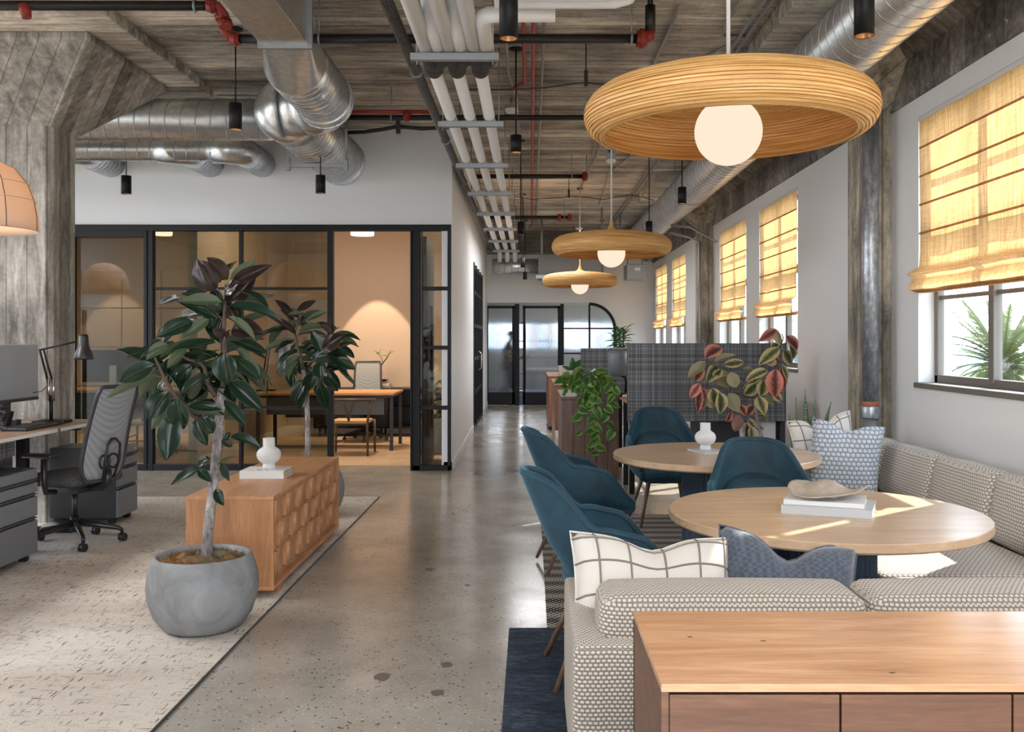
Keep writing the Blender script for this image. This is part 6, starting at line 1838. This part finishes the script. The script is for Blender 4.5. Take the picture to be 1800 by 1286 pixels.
# ---- second rubber plant
Y2 = 8.0
PC = (-1.865, Y2, 0.008)
d = thing('rubber_plant', 'smaller rubber plant in a grey pot just behind the oak sideboard', 'plant', PC)
bowl_pot(d, PC, .98)
C3 = (440, 510, 6.124)
p0 = Vector((PC[0] - .02, Y2, .34))
MB().tube([p0, at(541, 800, Y2), at(541, 740, Y2), at(538, 680, Y2), at(533, 650, Y2)], [.026, .025, .022, .021, .018], 12).build('trunk', M['bark'], d)
twigs(d, C3, [([(570, 860), (540, 700), (505, 600), (480, 450), (520, 330), (560, 280)], .016, .005, 'twig'), ([(570, 860), (640, 780), (720, 740), (780, 700), (800, 650)], .013, .005, 'twig'),
              ([(800, 650), (850, 550), (870, 470)], .007, .004, 'twig')], Y2, M)
L3 = [(480, 530, 150, 625, 95, 120), (335, 440, 165, 435, 65, 50), (465, 300, 285, 105, 90, 40, 1), (500, 225, 705, 102, 80, 20, 1), (600, 250, 395, 260, 60, 110), (605, 325, 835, 213, 60, 140), (530, 450, 800, 345, 105, 120, 0, -.15),
      (490, 480, 255, 260, 70, 30, 1), (480, 430, 315, 390, 90, 30, 1), (560, 605, 710, 560, 80, 120), (788, 645, 1000, 470, 145, 10, 1, -.25), (770, 655, 660, 435, 90, 15, 0, -.25), (1000, 500, 1188, 498, 65, 50), (950, 590, 1132, 725, 80, 40),
      (800, 690, 1040, 645, 85, 30, 0, -.2), (850, 690, 1122, 842, 120, 15, 0, -.2), (640, 730, 750, 640, 100, 20, 0, -.25), (690, 735, 815, 690, 95, 10, 0, -.3), (760, 770, 738, 968, 135, 0, 0, -.25), (560, 655, 250, 735, 90, 50), (540, 700, 325, 935, 110, 130, 0, -.1),
      (400, 700, 290, 905, 90, 20), (520, 770, 360, 955, 80, 130), (470, 820, 430, 1035, 120, 10), (540, 780, 605, 935, 110, 10), (690, 880, 568, 1115, 125, 0, 0, -.25), (580, 965, 438, 1208, 120, 0, 0, -.2), (630, 1080, 500, 1284, 100, 10, 0, -.15),
      (735, 990, 840, 1290, 130, 0, 0, -.25), (700, 1020, 752, 1140, 70, 30), (820, 845, 985, 1062, 80, 40), (790, 920, 945, 1088, 95, 10), (890, 740, 1052, 905, 80, 60), (640, 610, 550, 650, 80, 40), (870, 465, 755, 350, 75, 120, 1), (880, 460, 945, 355, 80, 20), (870, 400, 865, 285, 60, 140),
      (460, 560, 300, 600, 70, 40), (480, 350, 330, 200, 60, 60, 1), (560, 280, 600, 420, 70, 20, 1), (520, 560, 420, 640, 70, 40), (600, 850, 660, 740, 80, 20), (520, 300, 440, 180, 60, 30, 1)]
px_leaves(d, C3, L3, Y2, (M['rubber_leaf'], M['rubber_leaf2']), 5, .3)
filler(d, Y2, [(520, 590, 5), (525, 625, 6), (545, 650, 6), (565, 630, 5), (575, 600, 3), (510, 560, 3)], .22, .32, .42, 33, (M['rubber_leaf'],), .15)

# ---- variegated rubber plant
Y3 = 8.2
C8 = (1180, 560, 5.359)
pc = at(1348, 0, Y3); PC = (pc.x, Y3, 0)
d = thing('variegated_rubber_plant', 'pink and cream variegated rubber plant before the large grey screen', 'plant', PC)
MB().lathe([(0, 0), (.15, 0), (.18, .30), (.185, .34), (.17, .34), (.165, .30), (0, .29)], PC, 32).build('pot', M['ceramic'], d)
MB().tube([(PC[0] + .01, Y3, .28), at(1347, 800, Y3), at(1341, 780, Y3), at(1331, 737, Y3), at(1327, 700, Y3)], [.020, .018, .017, .015, .014], 10).build('trunk', M['bark'], d)
twigs(d, C8, [([(790, 740), (900, 640), (990, 540), (1010, 400), (1030, 260), (1055, 180), (1040, 140)], .010, .004, 'twig'), ([(790, 750), (620, 705), (500, 680), (300, 620), (270, 610)], .007, .004, 'twig'),
              ([(800, 700), (700, 590), (560, 500), (450, 460), (320, 400)], .008, .004, 'twig'), ([(815, 960), (720, 900), (660, 860)], .006, .003, 'twig'), ([(820, 1050), (770, 1000)], .005, .003, 'twig')], Y3, M)
L8 = [(320, 375, 485, 235, 125, 10, 1), (410, 405, 572, 325, 75, 150), (488, 435, 693, 405, 80, 20), (325, 405, 158, 548, 110, 160), (305, 450, 215, 605, 95, 10, 1), (432, 440, 338, 585, 105, 10), (545, 540, 345, 605, 60, 60), (440, 490, 540, 645, 125, 170),
      (555, 500, 612, 650, 105, 160), (270, 610, 178, 745, 80, 10, 1), (262, 640, 252, 890, 80, 10, 1), (300, 650, 312, 852, 85, 20, 1), (340, 660, 400, 862, 115, 165), (390, 650, 420, 815, 125, 0, 0, -.2), (450, 690, 480, 905, 105, 0, 0, -.25), (545, 700, 632, 875, 125, 170, 0, -.25),
      (985, 110, 838, 202, 95, 20, 1), (970, 88, 1030, 262, 75, 160), (1080, 160, 1205, 285, 95, 20, 1), (1110, 250, 1182, 405, 85, 10), (1060, 290, 1132, 435, 100, 0), (1020, 275, 828, 425, 110, 30), (970, 340, 880, 445, 115, 0), (940, 285, 1010, 225, 80, 30),
      (905, 490, 708, 560, 85, 50), (865, 540, 672, 655, 65, 60), (775, 500, 662, 460, 70, 150), (800, 600, 695, 735, 125, 0, 0, -.2), (870, 570, 850, 745, 105, 0, 0, -.25), (985, 470, 968, 752, 150, 0, 1, -.3), (1045, 450, 1062, 660, 85, 10, 1), (1040, 435, 1102, 575, 75, 30),
      (820, 730, 882, 895, 110, 0), (912, 700, 948, 825, 80, 150), (960, 700, 1040, 780, 80, 40), (782, 820, 695, 908, 85, 20, 1), (650, 815, 700, 905, 75, 20, 1), (572, 865, 520, 995, 45, 30, 1), (645, 905, 598, 1062, 105, 170, 1), (720, 950, 782, 1018, 70, 20), (715, 975, 660, 1092, 55, 160),
      (752, 1020, 756, 1162, 65, 10), (800, 920, 895, 910, 45, 60), (840, 1010, 870, 1050, 40, 30), (1000, 400, 960, 340, 60, 30, 1), (470, 470, 400, 560, 90, 10), (1010, 250, 1000, 350, 70, 20)]
px_leaves(d, C8, L8, Y3, (M['varieg'], M['varieg_pink']), 6, .2)

# ---- snake plant
Y4 = 7.45
pc = at(1418, 0, Y4); PC = (pc.x, Y4, 0)
d = thing('snake_plant', 'snake plant with upright banded leaves between bench end and pilaster', 'plant', PC)
MB().lathe([(0, 0), (.12, 0), (.14, .26), (.125, .26), (.12, .22), (0, .21)], PC, 28).build('pot', M['ceramic'], d)
def blade(b, t_, w, bend):
    b, t_ = Vector(b), Vector(t_)
    def fn(u, v):
        a = -1 + 2 * u; ww = w / 2 * (1 - v ** 3) * (.55 + .9 * v * (1 - v) * 1.6)
        p = b.lerp(t_, v); p.x += bend * sin(v * pi); return Vector((p.x + a * ww, p.y + .012 * abs(a) - .03 * sin(v * 5), p.z))
    return MB().grid(fn, 4, 12)
for bx, tx, ty, w, bd in ((1402, 1389, 724, 17, .0), (1412, 1418, 684, 17, .005), (1418, 1419, 724, 10, 0), (1424, 1436, 700, 14, .0), (1421, 1428, 730, 10, 0), (1434, 1464, 706, 18, -.02), (1398, 1396, 742, 12, -.01), (1407, 1404, 757, 7, 0), (1411, 1401, 698, 5, -.01), (1430, 1446, 738, 12, 0), (1416, 1410, 748, 12, 0)):
    b = at(bx, 800, Y4); b.z = .22; b.x = PC[0] + (b.x - PC[0]) * .6
    yy = Y4 + R.uniform(-.05, .05); t_ = at(tx, ty, yy)
    blade((b.x, yy, b.z), t_, w * Y4 / F_PX, bd).build('leaf', M['snake'], d, solid=.004)

# ---- pothos on the walnut credenza
d = thing('pothos', 'trailing green pothos spilling down the front of the walnut credenza', 'plant', (.60, 10.05, .90))
MB().lathe([(0, 0), (.10, 0), (.12, .15), (.125, .16), (.112, .16), (.108, .12), (0, .11)], (.60, 10.12, .90), 28).build('pot', M['planter'], d)
def heart():
    m = MB(); n = 8
    def fn(u, v):
        a = -1 + 2 * u; w = .42 * sin(pi * min(1, (v * .93 + .07)) ** .62) ** .8 if v < 1 else .0
        w = max(w, .003)
        return Vector((a * w, v - .10 * (abs(a) ** 2) * (1 - v) ** 2, abs(a) * w * .25 - .22 * v * v))
    me = m.grid(fn, 4, n).mesh('leaf', fix=False); leaf_uv(me, 4, n)
    return me
hm_ = heart(); hm_.materials.append(M['pothos']); rr = random.Random(12)
def strand(pts, n, L):
    P3 = [Vector(p) for p in pts]
    MB().tube(P3, .004, 5).build('vine', M['green_leaf'], d)
    for k in range(n):
        t = (k + .5) / n * (len(P3) - 1); i = min(int(t), len(P3) - 2); p = P3[i].lerp(P3[i + 1], t - i)
        sg = 1 if k % 2 else -1
        place_leaf(d, hm_, p, (sg * rr.uniform(.3, 1), rr.uniform(-.5, .1), rr.uniform(-1.1, -.2)), L * rr.uniform(.75, 1.2), rr.uniform(-.5, .5), up=Vector((rr.uniform(-.4, .4), -1, rr.uniform(0, .6))))
c = Vector((.60, 10.12, 1.04))
for k in range(105):
    a = rr.uniform(0, 2 * pi); q = rr.random() ** .5
    p = c + Vector((.27 * q * cos(a), .16 * q * sin(a) - .08, .13 * (1 - q * q) + rr.uniform(-.10, .05)))
    e = rr.uniform(-.8, .7)
    place_leaf(d, hm_, p, (cos(a) * cos(e), sin(a) * cos(e) - .3, sin(e)), rr.uniform(.07, .11), rr.uniform(-.6, .6), up=Vector((rr.uniform(-.4, .4), -.8, .8)))
yf = 9.85
strand([c, (.58, 9.9, 1.03), at(1040, 705, yf), at(1042, 740, yf), at(1046, 770, yf), at(1052, 798, yf)], 15, .115)
strand([c, (.60, 9.9, 1.0), at(1046, 710, yf), at(1050, 750, yf), at(1044, 785, yf)], 10, .11)
strand([c, (.45, 9.9, 1.02), at(1022, 700, yf), at(1018, 722, yf), at(1020, 735, yf)], 5, .10)
strand([c, (.70, 9.9, 1.02), at(1065, 715, yf), at(1068, 740, yf), at(1080, 765, yf)], 7, .10)
strand([at(1018, 735, yf), at(1022, 765, yf), at(1030, 785, yf), at(1040, 790, yf)], 2, .08)
strand([c, (.74, 9.95, 1.06), at(1080, 680, yf), at(1078, 715, yf)], 8, .11)

# ---- leafy plant behind the smaller screen
q = at(1089, 615, 11.3)
d = thing('leafy_plant', 'bright green leafy plant in a white pot rising behind the smaller screen', 'plant', (q.x, 11.3, .905))
MB().lathe([(0, 0), (.10, 0), (.115, .36), (.12, .50), (.11, .50), (.10, .47), (0, .46)], (q.x, 11.3, .905), 28).build('pot', M['ceramic'], d)
me = leaf_mesh(7, .26, .2, .9); me.materials.append(M['green_leaf']); rr = random.Random(21)
for sx_ in (-.05, .0, .06):
    h = rr.uniform(.20, .27)
    MB().tube([(q.x + sx_ * .5, 11.3, 1.36), (q.x + sx_, 11.3, 1.38 + h * .6)], .008, 6).build('stem', M['green_leaf'], d)
    for k in range(22):
        a = k * 2.4; t = k / 22; e = .1 + 1.1 * t
        place_leaf(d, me, (q.x + sx_ * (.5 + .5 * t), 11.3, 1.40 + h * .75 * t), (cos(a) * cos(e), sin(a) * cos(e), sin(e)), rr.uniform(.12, .17), rr.uniform(-.3, .3))
# a bit of leaf on top of the large screen
q = at(1241, 598, 10.2)
d = thing('leafy_plant', 'small leafy plant just peeking over the large grey screen', 'plant', (q.x, 10.2, 1.2))
MB().lathe([(0, .3), (.08, .3), (.10, .5), (.09, .5), (0, .45)], (q.x, 10.2, .96), 20).build('pot', M['ceramic'], d)
MB().cyl((q.x, 10.2, 0), (q.x, 10.2, 1.26), .02, n=10).cyl((q.x, 10.2, 0), (q.x, 10.2, .02), .12, n=20).build('plant_stand', M['black'], d)
for k in range(9):
    a = k * 2.4; place_leaf(d, me, (q.x, 10.2, 1.43), (cos(a), sin(a), .35), rr.uniform(.10, .15))

# ================================================================ PERSON BEHIND THE FLUTED DOOR
def skin(name, joints, edges, m, parent, sub=2):
    me = bpy.data.meshes.new(name); me.from_pydata([j[0] for j in joints], edges, [])
    o = bpy.data.objects.new(name, me); COL.objects.link(o); o.parent = parent; me.materials.append(m)
    q = o.modifiers.new('skin', 'SKIN'); q.use_smooth_shade = True
    for v, j in zip(me.skin_vertices[0].data, joints):
        v.radius = j[1] if isinstance(j[1], tuple) else (j[1], j[1]); v.use_root = False
    me.skin_vertices[0].data[0].use_root = True
    u = o.modifiers.new('s', 'SUBSURF'); u.levels = sub; u.render_levels = sub
    return o
PX, PY = at(895, 0, 22.35).x, 22.35
d = thing('person', 'person in dark t-shirt and grey trousers walking behind the fluted glass, looking at hands', 'person', (PX, PY, 0))
skm = plain('skin', (.42, .24, .17), .6); hair = plain('dark_hair', (.03, .02, .015), .8); shirt = plain('dark_tshirt', (.03, .034, .042), .9); trou = plain('grey_trousers', (.16, .18, .22), .9)
# local: facing +X
J = [((0, 0, .93), (.13, .10)), ((.0, 0, 1.08), (.12, .09)), ((.0, 0, 1.25), (.15, .10)), ((-.0, 0, 1.38), (.12, .08)), ((.03, 0, 1.46), .05), ((.05, 0, 1.53), (.065, .075)), ((.06, 0, 1.62), (.085, .075)), ((.05, 0, 1.68), (.05, .045)),
     ((0, -.17, 1.36), .058), ((-.02, -.24, 1.10), .043), ((.20, -.20, 1.05), .036), ((.28, -.16, 1.07), .026),
     ((0, .17, 1.36), .058), ((-.02, .24, 1.10), .043), ((.22, .20, 1.06), .036), ((.30, .16, 1.09), .026),
     ((.02, -.09, .88), .085), ((.10, -.09, .48), .058), ((.02, -.09, .10), .038), ((.02, -.09, .04), .035), ((.14, -.09, .03), .028),
     ((-.02, .09, .88), .085), ((-.02, .09, .48), .058), ((-.22, .09, .14), .038), ((-.25, .09, .08), .035), ((-.14, .09, .03), .028)]
E = [(0, 1), (1, 2), (2, 3), (3, 4), (4, 5), (5, 6), (6, 7), (3, 8), (8, 9), (9, 10), (10, 11), (3, 12), (12, 13), (13, 14), (14, 15), (0, 16), (16, 17), (17, 18), (18, 19), (19, 20), (0, 21), (21, 22), (22, 23), (23, 24), (24, 25)]
body = skin('body', J, E, skm, d)
JS = [(j[0], tuple(q * 1.10 + .006 for q in j[1]) if isinstance(j[1], tuple) else j[1] + .012) for j in J]
skin('t_shirt', [JS[1], JS[0], JS[2], JS[3], JS[8], ((-.01, -.205, 1.23), .058), JS[12], ((-.01, .205, 1.23), .058)], [(0, 1), (0, 2), (2, 3), (3, 4), (4, 5), (3, 6), (6, 7)], shirt, d)
skin('trousers', [JS[0]] + [JS[k] for k in (16, 17, 18, 21, 22, 23)], [(0, 1), (1, 2), (2, 3), (0, 4), (4, 5), (5, 6)], trou, d)
MB().ball((PX + .045, PY, 1.645), .092, 16, 12, (1.0, .9, .85)).build('hair', hair, d)
MB().ball((PX + .145, PY, 1.60), .016, 8, 6, (1.1, .8, 1.4)).build('nose', skm, d)
for sg in (-1, 1):
    MB().ball((PX + .125, PY + sg * .03, 1.622), .010, 8, 6).build('eye', M['whiteplastic'], d)
    MB().ball((PX + .05, PY + sg * .082, 1.605), .02, 8, 6, (.8, .4, 1.4)).build('ear', skm, d)
    hx, hy, hz_ = PX + (.28 if sg < 0 else .30), PY + sg * .16, 1.07 if sg < 0 else 1.09
    MB().ball((hx + .035, hy - sg * .01, hz_ + .005), .035, 10, 8, (1.2, .5, .9)).build('palm', skm, d)
    for f in range(4):
        MB().tube([(hx + .06, hy, hz_ + .025 - f * .017), (hx + .095, hy - sg * .005, hz_ + .028 - f * .017), (hx + .115, hy - sg * .025, hz_ + .025 - f * .016)], [.009, .008, .006], 6).build('finger', skm, d)
    MB().tube([(hx + .02, hy, hz_ + .03), (hx + .05, hy - sg * .03, hz_ + .05), (hx + .075, hy - sg * .04, hz_ + .05)], [.011, .009, .007], 6).build('thumb', skm, d)
tag(MB().obox((PX + .40, PY, 1.10), (.16, .26, .012), (0, -.3, 0)).build('notebook', M['cover_white'], bevel=.002), 'notebook held by the walking person behind the fluted glass', 'notebook')
d = thing('bookcase', 'dim shelving seen through the gap between the fluted doors', 'shelf', (-.15, 26.5, 0))
for x in (-.7, .1, .9): MB().box(x, x + .04, 26.4, 26.8, 0, 2.0).build('upright', M['walnut'], d)
for z in (.1, .55, 1.0, 1.45, 1.95): MB().box(-.7, .94, 26.4, 26.8, z, z + .03).build('shelf', M['walnut'], d)
d = thing('desk', 'long pale desk in the office behind the fluted screen', 'desk', (.8, 24.4, 0))
MB().box(-.2, 2.2, 24.0, 24.8, .72, .75).build('desktop', M['trim'], d)
for x in (-.15, 2.1):
    for y in (24.05, 24.7): MB().box(x, x + .05, y, y + .05, 0, .72).build('leg', M['black'], d)
